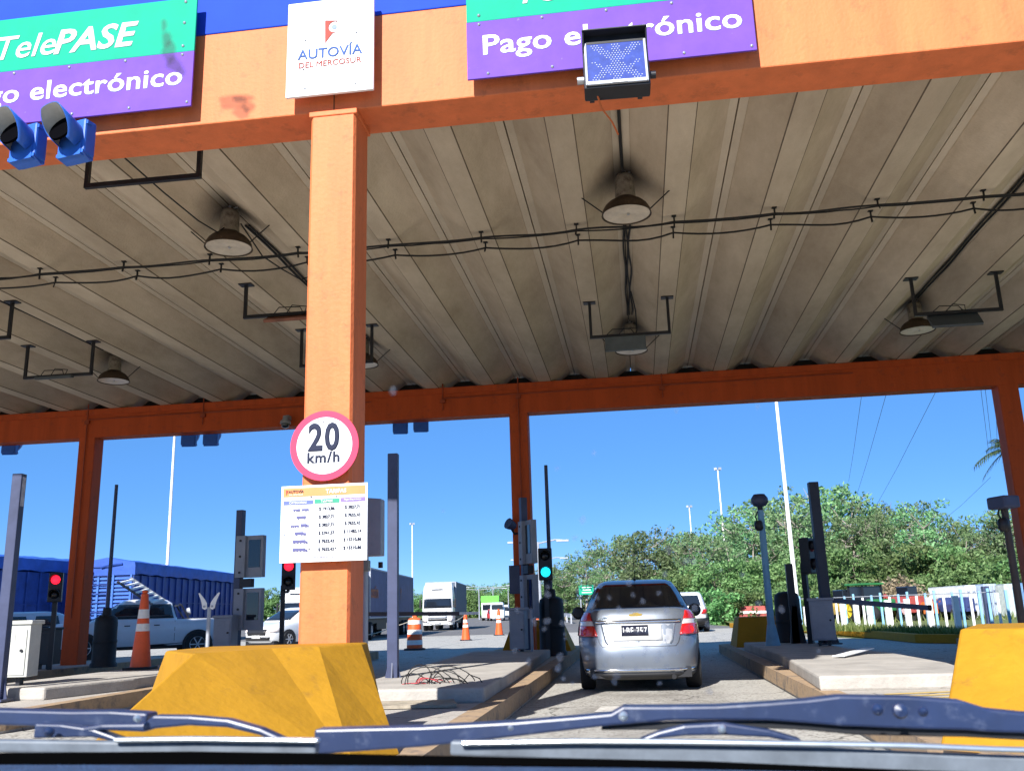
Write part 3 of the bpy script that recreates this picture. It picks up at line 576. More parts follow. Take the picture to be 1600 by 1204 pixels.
# lane display seen edge-on behind the board, on its own post
q = P(567, 940, 7.75)
t = thing('lane_display', 'grey display box on a galvanised post behind the price board', 'display', (q.x, 7.75, .2))
MB().box((q.x, 7.75, 1.12), (.075, .09, 1.85)).build('post', M_GALV, t, world=True, bevel=.01)
f1, f2 = P(578, 777, 7.75), P(596, 868, 7.75)
MB().prism([(f1.x-.25, 7.70, f2.z), (f1.x-.25, 7.70, f1.z+.02), (f1.x+.115, 7.70, f1.z-.02), (f1.x+.115, 7.70, f2.z)], (0, .12, 0)).build('display_box', M_GREY, t, world=True, bevel=.008)
MB().box((f1.x+.11, 7.71, 1.05+.42), (.03, .04, .05)).build('latch', M_BLACK, t, world=True)
g = P(571, 884, 7.7); MB().box((g.x+.005, 7.66, g.z), (.085, .07, .09)).build('junction_box', mat('junction_grey', (.20, .22, .20), .6, .1), t, world=True, bevel=.006)

# ---------------------------------------------------------------- crash noses
def nose(label, name, vs, fs):
    c = sum((Vector(v) for v in vs), Vector())/len(vs)
    b = MB().add(vs, fs); o = b.build(name, M_YEL, bevel=.018); me = o.data
    for v in me.vertices: v.co -= Vector((c.x, c.y, .2))
    o.location = (c.x, c.y, .2); return tag(o, label, 'crash barrier', 'yellow concrete island noses')
zt = .86
A, B, C, D, E = (-3.28, 6.22, zt), (-2.73, 5.50, zt), (-2.47, 6.10, zt), (-2.22, 6.33, zt), (-2.06, 6.80, zt)
A2, E2 = (-3.3, 6.975, zt), (-2.06, 6.975, zt)
Fp, Gp, Hp, Ap = (-2.74, 3.72, .19), (-1.66, 5.42, .19), (-1.56, 6.0, .19), (-3.66, 6.5, .19)
A3, E3 = (-3.66, 6.975, .19), (-1.9, 6.975, .19)
nose('large yellow faceted concrete nose in front of the orange pillar', 'crash_barrier', [A, B, C, D, E, A2, E2, Fp, Gp, Hp, Ap, A3, E3],
     [(5, 0, 1, 2, 3, 4, 6), (1, 7, 8, 2), (2, 8, 3), (3, 8, 9, 4), (4, 9, 12, 6), (0, 10, 1), (10, 7, 1), (5, 11, 10, 0), (5, 6, 12, 11), (7, 10, 11, 12, 9, 8)])
a, b_ = P(1500, 982, 6.75), P(1583, 981, 6.6); zt2 = a.z
g1, g2 = G(1468, 1172, .19), G(1585, 1180, .19)
v = [(a.x, 6.75, zt2), (b_.x, 6.6, zt2), (3.25, 6.45, zt2), (3.5, 7.9, zt2), (2.62, 7.9, zt2), tuple(g1), tuple(g2), (3.45, g2.y, .19), (3.7, 8.0, .19), (2.58, 8.0, .19)]
nose('bright yellow concrete nose cut by the photo edge on the right island', 'crash_barrier', v, [(0, 1, 2, 3, 4), (0, 5, 6, 1), (1, 6, 7, 2), (2, 7, 8, 3), (3, 8, 9, 4), (4, 9, 5, 0), (5, 9, 8, 7, 6)])
M_BARB = M_YEL
def rear_nose(label, x0, x1, y0, y1, h, inset):
    v = [(x0, y0, .19), (x1, y0, .19), (x1, y1, .19), (x0, y1, .19), (x0+inset, y0+.06, h), (x1-inset, y0+.06, h), (x1-inset, y1-.4, h), (x0+inset, y1-.4, h)]
    nose(label, 'crash_barrier', v, [(0, 1, 5, 4), (1, 2, 6, 5), (2, 3, 7, 6), (3, 0, 4, 7), (4, 5, 6, 7), (3, 2, 1, 0)])
rear_nose('shaded yellow concrete block between the silver car and the blue post', P(1150, 1000, 20.2).x, P(1245, 1000, 20.2).x, 20.2, 21.6, .80, .10)
rear_nose('shaded yellow concrete block behind the grey cabinet and black bollard', P(783, 1000, 20.4).x, P(893, 1000, 20.4).x, 20.4, 21.8, .85, .26)
# ---------------------------------------------------------------- posts, cabinets, lights on the islands
def square_post(label, x, y, z0, h, m=None, sticker=False, w=.125):
    t = thing('square_post', label, 'post', (x, y, z0), R(4), 'tall square steel posts with flared feet'); m = m or M_NAVY
    MB().box((0, 0, h/2), (w, w*.9, h)).build('shaft', m, t, bevel=.008)
    MB().box((0, 0, .012), (w*2.0, w*2.0, .024)).build('base_plate', m, t)
    for i, j in ((1, 0), (-1, 0), (0, 1), (0, -1)):
        a, b_ = Vector((i, j, 0)), Vector((-j, i, 0))*.008
        MB().prism([a*w*.44-b_+Z3*.02, a*w*.95-b_+Z3*.02, a*w*.46-b_+Z3*.30], b_*2).build('gusset', m, t)
    if sticker:
        MB().box((w/2+.002, .0, h-.22), (.004, .07, .36)).build('sticker', mat('sticker_white', (.35, .36, .42), .5, .3, 20), t)
    return t
q = P(614, 1066, 11.0); square_post('tall square post standing at the cable tangle', q.x, 11.0, .21, P(613, 709, 11.0).z-.21)
q = P(15, 900, 10.4); square_post('tall square post at the left photo edge with a sticker on top', q.x, 10.4, .21, P(19, 741, 10.4).z-.21, sticker=True)
q = P(1297, 1006, 17.2); square_post('dark square post behind the grey cabinet on the right island', q.x, 17.2, .34, P(1273, 753, 17.2).z-.34, mat('dark_navy_post', (.02, .025, .045), .5, .2, 4), w=.17)

def cabinet(label, px0, px1, pt, pb, Y, m, rz=0, z0=None, deep=.3, legs=True):
    a, b_ = P(px0, pt, Y), P(px1, pt, Y); w = b_.x-a.x; zt = a.z; zb = P((px0+px1)/2, pb, Y).z
    base = .34 if z0 is None else z0
    t = thing('utility_cabinet', label, 'cabinet', ((a.x+b_.x)/2, Y+deep/2, base), rz); z1, z2 = zb-base, zt-base
    MB().box((0, 0, (z1+z2)/2), (w, deep, z2-z1)).build('body', m, t, bevel=.01)
    MB().box((0, 0, z2+.02), (w+.05, deep+.05, .05)).build('lid', m, t, bevel=.012)
    o = MB().box((0, -deep/2-.006, (z1+z2)/2-.02), (w*.86, .012, (z2-z1)*.86)).build('door', m, t, bevel=.006)
    MB().cyl((w*.33, -deep/2-.01, (z1+z2)/2), (w*.33, -deep/2-.03, (z1+z2)/2), .018).build('handle', M_BLACK, o)
    MB().box((-w*.05, -deep/2-.014, z1+(z2-z1)*.78), (w*.4, .006, (z2-z1)*.2)).build('vent', m, o)
    if z1 > .03: [MB().box((k*w, 0, z1/2), (.05, .1, z1+.01)).build('leg', M_BLACK, t) for k in (-.2, .2)]
    return t
cabinet('pale grey cabinet at the left photo edge', -14, 44, 976, 1058, 10.9, mat('pale_cabinet', (.46, .47, .44), .5, .12, 5, dirt=((.25, .23, .2), 5, .62, .5)), R(8), deep=.28)
cabinet('black cabinet under the red signal on the far left', 49, 84, 984, 1038, 18.0, M_BLACK, z0=.2)
cabinet('grey cabinet between the white winged post and the left lane display', 334, 362, 965, 1012, 16.2, M_GREY, z0=.34)
cabinet('grey cabinet in front of the orange rear pillar, left of the black bollard', 796, 820, 953, 1014, 17.2, M_GREY, R(-6), z0=.34)
cabinet('grey cabinet in front of the dark square post on the right island', 1266, 1303, 938, 1000, 16.4, M_GREY, R(-10), z0=.34, deep=.32)
q = P(828, 985, 17.1); MB_ = MB().box((q.x+.02, 17.2, .70), (.05, .05, .75)); tag(MB_.build('cable_riser', M_GREY), 'thin grey riser beside the cabinet left of the black bollard', 'pipe')

def bollard(label, px, pt, pb, Y, w, z0=.2, aerial=None, box=False):
    q = P(px, pb, Y); zt = P(px, pt, Y).z-z0; t = thing('rubber_bollard', label, 'bollard', (q.x, Y, z0), 0, 'black rubber bollards'); r = w/2
    MB().lathe([(r*1.15, 0), (r*1.15, .06), (r*1.02, .10), (r, .4), (r*.98, zt-.16), (r*.9, zt-.06), (r*.6, zt-.01), (0, zt)], n=24).build('drum', M_RUBBER, t, smooth=45)
    MB().lathe([(r*1.01, zt*.45), (r*1.04, zt*.47), (r*1.04, zt*.5), (r*1.01, zt*.52)], n=24).build('band', M_RUBBER, t, smooth=45)
    if aerial: 
        MB().cyl((0, 0, zt-.02), (0, 0, zt+.14), r*.42, r*.36).build('socket', M_RUBBER, t, smooth=40)
        a, ww = aerial; MB().cyl((0, 0, zt+.1), (0, 0, P(px, a, Y).z-z0), ww, ww*.85, 10).build('aerial_pole', M_NAVY, t, smooth=40)
    return t
bollard('black bollard with a tall thin pole, left of the silver car', 864, 931, 1018, 18.6, .50, aerial=(726, .042))
bollard('black bollard with a tall thin pole, in front of the white pickup', 161, 960, 1042, 18.3, .46, aerial=(758, .042))
bollard('black bollard on the right island beside the blue post', 1236, 923, 1006, 18.4, .48)

M_LR = mat('lamp_red', (.5, .01, .02), .3, 0, emit=('ff1a30', 1.3)); M_LG = mat('lamp_green', (.02, .35, .4), .3, 0, emit=('18d8ff', 1.1)); M_LOFF = mat('lamp_off', (.012, .012, .014), .2, 0)
M_LRD = mat('lamp_red_dim', (.28, .03, .03), .3, 0)
def traffic_light(label, px, pt, pb, Y, rz, lit, z0=.2, post_dx=0.0, pole_m=None, top_m=None):
    c = P(px, (pt+pb)/2, Y); hh = (P(px, pt, Y).z-P(px, pb, Y).z); w = hh*.44
    t = thing('traffic_light', label, 'traffic light', (c.x, Y, z0), rz, 'two-lamp lane traffic lights'); zc = c.z-z0
    MB().box((0, 0, zc), (w, w*.65, hh), bev=.02).build('housing', M_BLACK, t)
    for i, (dz, nm) in enumerate(((.25, 'red'), (-.25, 'green'))):
        m = {'red': (M_LR if lit == 'red' else M_LRD if lit == 'off' else M_LOFF), 'green': (M_LG if lit == 'green' else M_LOFF)}[nm]
        MB().lathe([(w*.34, 0), (w*.3, .02), (w*.16, .035), (0, .04)], (0, -w*.325, zc+dz*hh), (0, -1, 0), 20).build('lamp', m, t, smooth=60)
        vs, fs = [], []
        for k in range(17):
            a_ = R(-30+240*k/16); vs += [(w*.40*math.cos(a_), -w*.32, zc+dz*hh+w*.40*math.sin(a_)), (w*.40*math.cos(a_), -w*.32-w*.75*(.45+.55*max(0, math.sin(a_))), zc+dz*hh+w*.40*math.sin(a_))]
        for k in range(16): fs.append((2*k, 2*k+1, 2*k+3, 2*k+2))
        o = MB().add(vs, fs).build('visor', M_BLACK, t, smooth=60); md = o.modifiers.new('solid', 'SOLIDIFY'); md.thickness = .006
    b = MB().bar((post_dx, .1, 0), (post_dx, .1, zc-hh*.2 if post_dx == 0 else zc-hh*.35), .09, .09)
    if post_dx: b.bar((post_dx, .1, zc-hh*.56), (0, .05, zc-hh*.56), .06, .05).bar((0, .05, zc-hh*.56), (0, .05, zc-hh*.45), .06, .05)
    b.build('post', pole_m or M_BLACK, t)
    return t
traffic_light('traffic light showing red beside the left orange rear pillar', 87, 894, 940, 17.6, R(26), 'red')
traffic_light('traffic light showing red half under the price board', 451, 872, 921, 17.4, R(20), 'red', post_dx=-.10)
traffic_light('traffic light showing green above the black bollard', 852, 856, 906, 18.2, R(6), 'green')
traffic_light('unlit traffic light seen from the side on the right island', 1262, 840, 896, 17.6, R(58), 'off', post_dx=0)
q = P(1252, 1010, 17.9); b = MB().bar((q.x-.08, 17.9, .2), (q.x-.08, 17.9, P(1244, 880, 17.9).z), .13, .10).prism([(q.x-.2, 17.85, .2), (q.x+.12, 17.85, .2), (q.x+.0, 17.85, 1.0), (q.x-.1, 17.85, 1.0)], (0, .1, 0)); tag(b.build('signal_post', M_BLACK), 'thick black post behind the unlit traffic light', 'post')

# lane displays: post with two hinged boxes
def lane_display2(label, x, y, z0, ztop, boxes, rz):
    t = thing('lane_display', label, 'display', (x, y, z0), rz, 'lane displays of two hinged boxes on a post')
    MB().box((-.09, .05, ztop/2), (.13, .13, ztop)).build('post', M_NAVY, t, bevel=.006)
    for (za, zb) in boxes:
        o = MB().box((.0, 0, (za+zb)/2), (.20, .14, zb-za)).build('side_plate', M_GREY, t, bevel=.005)
        q = MB()
        for k in range(3): q.cyl((.0, -.072, za+(zb-za)*(.12+.38*k)), (.0, -.085, za+(zb-za)*(.12+.38*k)), .022, n=12)
        q.build('hinge_bolt', M_BLACK, o)
        f = MB().box((.26, .06, (za+zb)/2), (.34, .12, zb-za)).build('display_case', M_GREY, t, bevel=.006)
        MB().box((.26, -.004, (za+zb)/2+.05), (.24, .01, (zb-za)*.66)).build('screen', M_GLASSC, f)
    MB().box((.06, .05, (boxes[0][1]+boxes[1][0])/2), (.3, .12, .16)).build('mid_clamp', M_BLACK, t)
    return t
q = P(373, 1000, 16.6); z = lambda px, Y=16.6: P(380, px, Y).z-.2
lane_display2('lane display on a post between white car and tarped trailer', q.x, 16.6, .2, z(796), [(z(984), z(919)), (z(902), z(837))], R(-8))
q = P(818, 1000, 18.3); z = lambda px, Y=18.3: P(826, px, Y).z-.2
o = lane_display2('lane display seen edge-on against the orange rear pillar', q.x+.06, 18.3, .2, z(776), [(z(966), z(898)), (z(881), z(814))], R(-62))
q = P(804, 905, 19.3); t = thing('signal_shield', 'dark flat panel sticking out left of the middle rear pillar', 'signal panel', (q.x, 19.3, q.z))
MB().box((0, 0, 0), (.22, .06, .58)).build('panel', M_NAVY, t, bevel=.01); MB().bar((.1, .05, 0), (.2, .32, 0), .04, .04).build('arm', M_BLACK, t)
q = P(799, 820, 19.4); t = thing('spot_lamp', 'small dark blue lamp head left of the middle rear pillar', 'lamp', (q.x, 19.4, q.z))
MB().lathe([(0, -.10), (.08, -.08), (.11, .02), (.12, .10), (0, .10)], ax=(-.6, -.6, .35), n=16).build('head', M_NAVY, t, smooth=50); MB().tube([(0, 0, -.08), (.05, .1, -.18), (.12, .22, -.16)], .025).build('arm', M_BLACK, t)

# boom barriers
q0, q1 = P(1304, 936, 16.9), P(1450, 949, 16.6)
t = thing('boom_barrier', 'dark boom arm lowered in front of the white fence posts', 'barrier', (q0.x, 16.9, 1.0))
MB().bar(q0+Vector((-.2, 0, .0)), q1, .05, .085).build('arm', M_NAVY, t, world=True); MB().cyl(q1, q1+Vector((.05, 0, -.004)), .05).build('tip', M_BLACK, t, world=True)
q0, q1 = P(505, 959, 16.9), P(718, 958, 16.9)
t = thing('boom_barrier', 'thin dark boom arm lowered across the lane beside the square post', 'barrier', tuple(q0))
MB().bar(q0, q1, .05, .07).build('arm', mat('boom_dark', (.05, .035, .04), .5, .2), t, world=True); MB().bar(q1, q1+Vector((.35, 0, 0)), .04, .05).build('tip', M_WHITE, t, world=True)
# blue camera post and the right-hand camera post
M_LBLUE = mat('light_blue_paint', (.16, .34, .50), .5, .15, 5, dirt=((.3, .36, .4), 8, .62, .5))
def camera_post(label, pxt, pxb, pt, pb, Y, r, m, hm, flag=False):
    a, b_ = P(pxt, pt, Y), P(pxb, pb, Y); z0 = .2
    t = thing('camera_post', label, 'camera post', (b_.x, Y, z0)); h = a.z-z0
    MB().cyl((0, 0, 0), (0, 0, h), r, r*.85, 14).build('pole', m, t, smooth=40)
    MB().lathe([(r*2.4, 0), (r*2.3, .03), (r*1.1, .5)], n=14).build('foot', m, t, smooth=40)
    if not flag:
        MB().lathe([(0, .30), (.10, .29), (.15, .22), (.155, .14), (.11, .08), (.05, .06)], (0, 0, h), n=20).build('hood', hm, t, smooth=50)
        MB().lathe([(.045, .10), (.05, 0), (.05, -.1), (.0, -.12)], (0, 0, h), n=14).build('neck', M_BLACK, t, smooth=50)
    else:
        MB().box((-.03, -.08, h+.02), (.26, .34, .17), R(20), bev=.03).build('head', hm, t); MB().bar((0, 0, h-.15), (-.02, -.02, h-.02), .06, .06).build('neck', M_BLACK, t)
    MB().lathe([(.05, .09), (.075, .05), (.075, -.05), (.04, -.09)], (-.06, -.05, h-.28), (0, 0, 1), 14).build('speaker', M_BLACK, t, smooth=50)
    MB().tube([(-.06, -.02, h-.02), (-.10, -.03, h-.12), (-.08, -.05, h-.22)], .012).build('lead', M_CABLE, t)
    return t
camera_post('light blue post with dark camera hood beside the shaded yellow block', 1184, 1208, 797, 1008, 17.2, .065, M_LBLUE, M_NAVY)
camera_post('dark post with a blue camera head at the right photo edge', 1566, 1600, 788, 990, 13.5, .055, mat('rust_dark_post', (.05, .035, .03), .5, .3, 6), M_NAVY, True)
# white winged marker post
q = P(324, 1010, 13.0)
t = thing('marker_post', 'post with two white wing-shaped plates before the tarped trailer', 'marker post', (q.x, 13.0, .34)); h = P(324, 948, 13).z-.34
MB().cyl((0, 0, 0), (0, 0, h), .028).build('post', M_GALV, t, smooth=40)
for s in (-1, 1):
    pts = [(.012, -.02), (.05, -.035), (.085, -.015), (.09, .03), (.11, .10), (.155, .20), (.135, .205), (.06, .12), (.02, .06)]
    MB().prism([(s*(x+.01), -.03, h+z_) for x, z_ in pts], (0, .012, 0)).build('wing_plate', M_WHITE, t); MB().cyl((s*.06, -.032, h+.01), (s*.06, -.05, h+.01), .016).build('bolt', M_GALV, t)
# cones and drums
def cone_tall(label, q, h=1.15, r=.17, grp='slim orange delineator cones'):
    t = thing('traffic_cone', label, 'traffic cone', tuple(q), 0, grp); k = h/1.15; r1 = r*.95
    f = lambda z_: r1+(.055*r/.17-r1)*(z_/h)**.9
    lv = [0, .50*h, .60*h, .67*h, .80*h, h]; ms = [M_OCONE, M_REFL, M_OCONE, M_REFL, M_OCONE]
    MB().box((0, 0, .02), (r*2.5, r*2.5, .04), R(12), bev=.012).build('base', M_RUBBER, t)
    pr = [(f(h*i/14), .04+h*.96*i/14) for i in range(15)]+[(.03*r/.17, h+.01), (0, h+.012)]
    MB().lathe(pr, n=22).build('body', M_OCONE, t, smooth=40)
    for a, b_ in ((.50, .60), (.67, .79)): MB().lathe([(f(h*a)+.003, h*a), (f(h*b_)+.003, h*b_)], n=22).build('band', M_REFL, t, smooth=40)
    MB().lathe([(.028*r/.17, h), (.045*r/.17, h+.02), (.045*r/.17, h+.05), (.0, h+.06)], n=12).build('knob', M_OCONE, t, smooth=40)
    return t
cone_tall('tall worn orange cone on the slab in front of the white pickup', G(219, 1045, .34), 1.17, .17)
cone_tall('slim orange cone in front of the white truck, the nearer one', G(728, 1000, 0), 1.02, .19)
cone_tall('slim orange cone by the grey cabinet, farther down the road', G(780, 992, 0), 1.15, .20)
cone_tall('tiny orange cone beside the black bollard far ahead', G(840, 968, 0), 1.1, .22)
q = G(648, 1015, 0); t = thing('traffic_drum', 'fat orange and white striped drum behind the square post', 'traffic drum', tuple(q))
MB().lathe([(.33, 0), (.33, .05), (.27, .06)], n=24, cap=True).build('base', M_RUBBER, t)
R0 = lambda z_: .25-.055*z_
MB().lathe([(R0(z_), z_) for z_ in (.05, .3, .6, .9)]+[(.17, .94), (.08, .97), (0, .97)], n=28).build('body', M_OCONE, t, smooth=45)
for a, b_ in ((.16, .30), (.47, .61), (.77, .89)): MB().lathe([(R0(a)+.005, a), (R0(b_)+.005, b_)], n=28).build('band', M_REFL, t, smooth=45)
MB().box((0, 0, 1.02), (.13, .05, .12), bev=.02).build('handle', M_OCONE, t)
q2 = G(728, 1000, 0)
rp = [q+Z3*.95, q.lerp(q2, .3)+Z3*.70, q.lerp(q2, .55)+Z3*.68, q.lerp(q2, .8)+Z3*.80, q2+Z3*.98]
wire('barrier_rope', 'sagging rope between the striped drum and the slim cone', [tuple(v) for v in rp], .012, mat('rope', (.5, .45, .35), .8, .2), 'rope')
wire('barrier_rope', 'rope from the striped drum towards the square post', [tuple(q+Z3*.9), tuple(q+Vector((-.9, -1.2, .55))), tuple(q+Vector((-2.0, -3.0, .35)))], .012, MATS['rope'], 'rope')
# cable tangle, boards and plank on the islands
rnd = random.Random(4)
q = P(690, 1078, 10.4); t = thing('cable_tangle', 'heap of tangled black, red and white cables on the island', 'cables', (q.x, 10.0, .2))
def loops(n, m, r0, r1, name):
    b = MB()
    for _ in range(n):
        c = Vector((rnd.uniform(-.22, .24), rnd.uniform(-.15, .15), 0)); rx, rz_ = rnd.uniform(r0, r1), rnd.uniform(r0*.5, r1*.62); ph = rnd.uniform(0, 6.28); ti = rnd.uniform(-.5, .5)
        pts = [c+Vector((rx*math.cos(a_), ti*rx*math.sin(a_)+.03*math.sin(3*a_+ph), rz_*(1+math.sin(a_))+.01+.02*math.sin(2*a_+ph))) for a_ in [6.28*k/22 for k in range(20)]]
        b.tube(pts, .0055)
    b.build(name, m, t)
loops(11, M_CABLE, .12, .26, 'black_cable'); loops(9, mat('red_cable', (.38, .05, .06), .5, 0), .08, .17, 'red_cable'); loops(2, M_GALV, .1, .2, 'grey_cable')
MB().box((0, -.05, .03), (.16, .12, .06)).build('white_block', M_WHITE, t)
MB().tube([(.2, 0, .02), (.38, .02, .22), (.50, -.02, .18), (.62, -.1, .01)], .006).build('black_cable', M_CABLE, t)
q = G(600, 1095, .2); b = MB()
t = thing('timber_board', 'flat weathered board lying on the island near the yellow nose', 'board', (-2.25, 8.95, .2))
for k in range(4): MB().box((.0, .10*k-.1, .018+.003*k), (.98-.06*k, .088, .03), R(4)).build('plank', mat('weathered_wood', (.30, .26, .20), .9, .3, 7, streak=False), t)
a, b_ = G(1310, 1027, .345), G(1358, 1019, .345); t_ = MB().bar(a+Z3*.02, b_+Z3*.06, .16, .012); tag(t_.build('loose_plank', M_WHITE), 'loose white plank lying on the right concrete slab', 'plank')
MB_ = MB().box((-3.28, 11.1, .30), (.07, .1, .22)); tag(MB_.build('junction_box', M_GREY), 'small grey box beside the foot of the tall square post', 'box')
# ---------------------------------------------------------------- vehicles
class Shell:
    """stack of rounded plan outlines: levels (z, y_rear, y_front, half_width); rear at small y, +x right"""
    def __init__(s, levels, e=6.0): s.L = levels; s.e = e
    def at(s, z):
        L = s.L
        if z <= L[0][0]: return L[0][1:]
        for a, b in zip(L, L[1:]):
            if z <= b[0]:
                t = (z-a[0])/max(1e-6, b[0]-a[0]); return tuple(a[i]+(b[i]-a[i])*t for i in (1, 2, 3))
        return L[-1][1:]
    def rear(s, x, z):
        y0, y1, w = s.at(z); return (y0+y1)/2-(y1-y0)/2*max(0, 1-min(1, abs(x)/w)**s.e)**(1/s.e)
    def front(s, x, z):
        y0, y1, w = s.at(z); return (y0+y1)/2+(y1-y0)/2*max(0, 1-min(1, abs(x)/w)**s.e)**(1/s.e)
    def side(s, y, z):
        y0, y1, w = s.at(z); return w*max(0, 1-min(1, abs(y-(y0+y1)/2)/((y1-y0)/2))**s.e)**(1/s.e)
    def build(s, name, m, parent, n=56, smooth=32):
        b = MB(); e = s.e
        for z, y0, y1, w in s.L:
            for k in range(n):
                a = 2*math.pi*(k+.5)/n; c, d = math.cos(a), math.sin(a)
                # even spacing along the outline
                r = 1/((abs(c)**e+abs(d)**e)**(1/e)); b.v.append(Vector((w*c*r, (y0+y1)/2+(y1-y0)/2*d*r, z)))
        N = len(s.L)
        for i in range(N-1):
            for k in range(n): b.f.append([i*n+k, i*n+(k+1) % n, (i+1)*n+(k+1) % n, (i+1)*n+k])
        b.f += [list(range(n-1, -1, -1)), list(range((N-1)*n, N*n))]
        return b.build(name, m, parent, smooth=smooth)
    def patch(s, face, name, m, parent, levels, off=.006, nc=10, sub=4, thick=True):
        """levels: (z, a, b) with a..b along x (rear/front) or y (left/right)"""
        LL = []
        for (z0, a0, b0), (z1, a1, b1) in zip(levels, levels[1:]):
            for k in range(sub): t = k/sub; LL.append((z0+(z1-z0)*t, a0+(a1-a0)*t, b0+(b1-b0)*t))
        LL.append(levels[-1]); b = MB()
        def pt(u, z, o):
            if face == 'rear': return (u, s.rear(u, z)-o, z)
            if face == 'front': return (u, s.front(u, z)+o, z)
            x = s.side(u, z)+o; return (x if face == 'right' else -x, u, z)
        for z, a, c in LL: b.v += [Vector(pt(a+(c-a)*k/nc, z, off)) for k in range(nc+1)]
        M = nc+1
        for i in range(len(LL)-1):
            for k in range(nc): b.f.append([i*M+k, i*M+k+1, (i+1)*M+k+1, (i+1)*M+k])
        o = b.build(name, m, parent, smooth=40, fixn=False)
        if thick: md = o.modifiers.new('solid', 'SOLIDIFY'); md.thickness = off+.012; md.offset = 0
        return o
def wheel(parent, x, y, r, w, rimm=None):
    o = MB().lathe([(r*.62, -w/2), (r*.93, -w/2), (r, -w*.36), (r, w*.36), (r*.93, w/2), (r*.62, w/2)], (x, y, r), (1, 0, 0), 28).build('wheel', M_TYRE, parent, smooth=40)
    s = 1 if x > 0 else -1
    q = MB().lathe([(r*.63, s*w*.40), (r*.60, s*w*.46), (r*.5, s*w*.34), (r*.2, s*w*.40), (0, s*w*.42)], (x, y, r), (1, 0, 0), 28)
    for k in range(6):
        a = 1.047*k; c = Vector((x+s*w*.42, y, r)); q.bar(c, c+Vector((0, math.cos(a)*r*.6, math.sin(a)*r*.6)), .03, r*.16, (1, 0, 0))
    q.build('rim', rimm or M_ALU, o, smooth=40)
def cpaint(name, c, metal=0.0, rough=.3): return mat(name, c, rough, .05, 3, metal=metal, coat=.6, spec=.5)
M_SILV = cpaint('silver_car_paint', (.165, .19, .23), .5, .36); M_CWHITE = cpaint('white_car_paint', (.62, .63, .64), 0, .3); M_TRIM = mat('black_trim', (.014, .014, .016), .5, .1)
M_PLATE = mat('plate_black', (.012, .014, .03), .4, 0)

# --- silver sedan ahead: rear bumper face at local y=0
q0, q1 = P(899, 1000, 12.6), P(1099.5, 1000, 12.6)
sx = (q0.x+q1.x)/2; HW = (q1.x-q0.x)/2
t = thing('silver_sedan', 'silver sedan stopped at the toll lane with plate LBF 757', 'car', (sx, 12.35, 0), R(.6))
W = HW
body = Shell([(.17, .10, 4.0, W*.86), (.22, .035, 4.14, W*.93), (.30, .01, 4.2, W*.965), (.44, .0, 4.22, W*.985), (.555, .012, 4.2, W*.995), (.60, .03, 4.18, W), (.70, .075, 4.1, W), (.80, .10, 3.95, W*.985), (.88, .135, 3.7, W*.965), (.95, .165, 3.35, W*.93), (1.0, .185, 3.05, W*.885), (1.035, .22, 2.95, W*.82), (1.05, .27, 2.85, W*.74)], 5.0)
body.build('body', M_SILV, t)
gh = Shell([(1.0, .40, 3.25, W*.865), (1.06, .50, 3.14, W*.835), (1.20, .80, 2.92, W*.765), (1.34, 1.12, 2.66, W*.685), (1.41, 1.34, 2.5, W*.63), (1.445, 1.58, 2.3, W*.54), (1.46, 1.8, 2.1, W*.40)], 9.0)
gh.build('cabin', M_SILV, t)
gh.patch('rear', 'rear_window', M_GLASSC, t, [(1.055, -.63, .63), (1.10, -.635, .635), (1.25, -.585, .585), (1.365, -.52, .52), (1.385, -.47, .47)], .005, 16)
for f in ('left', 'right'):
    gh.patch(f, 'side_window', M_GLASSC, t, [(1.06, .95, 1.72), (1.33, 1.35, 1.72)], .004); gh.patch(f, 'side_window', M_GLASSC, t, [(1.06, 1.80, 2.85), (1.33, 1.80, 2.5)], .004)
gh.patch('front', 'windscreen', M_GLASSC, t, [(1.06, -.6, .6), (1.36, -.5, .5)], .004)
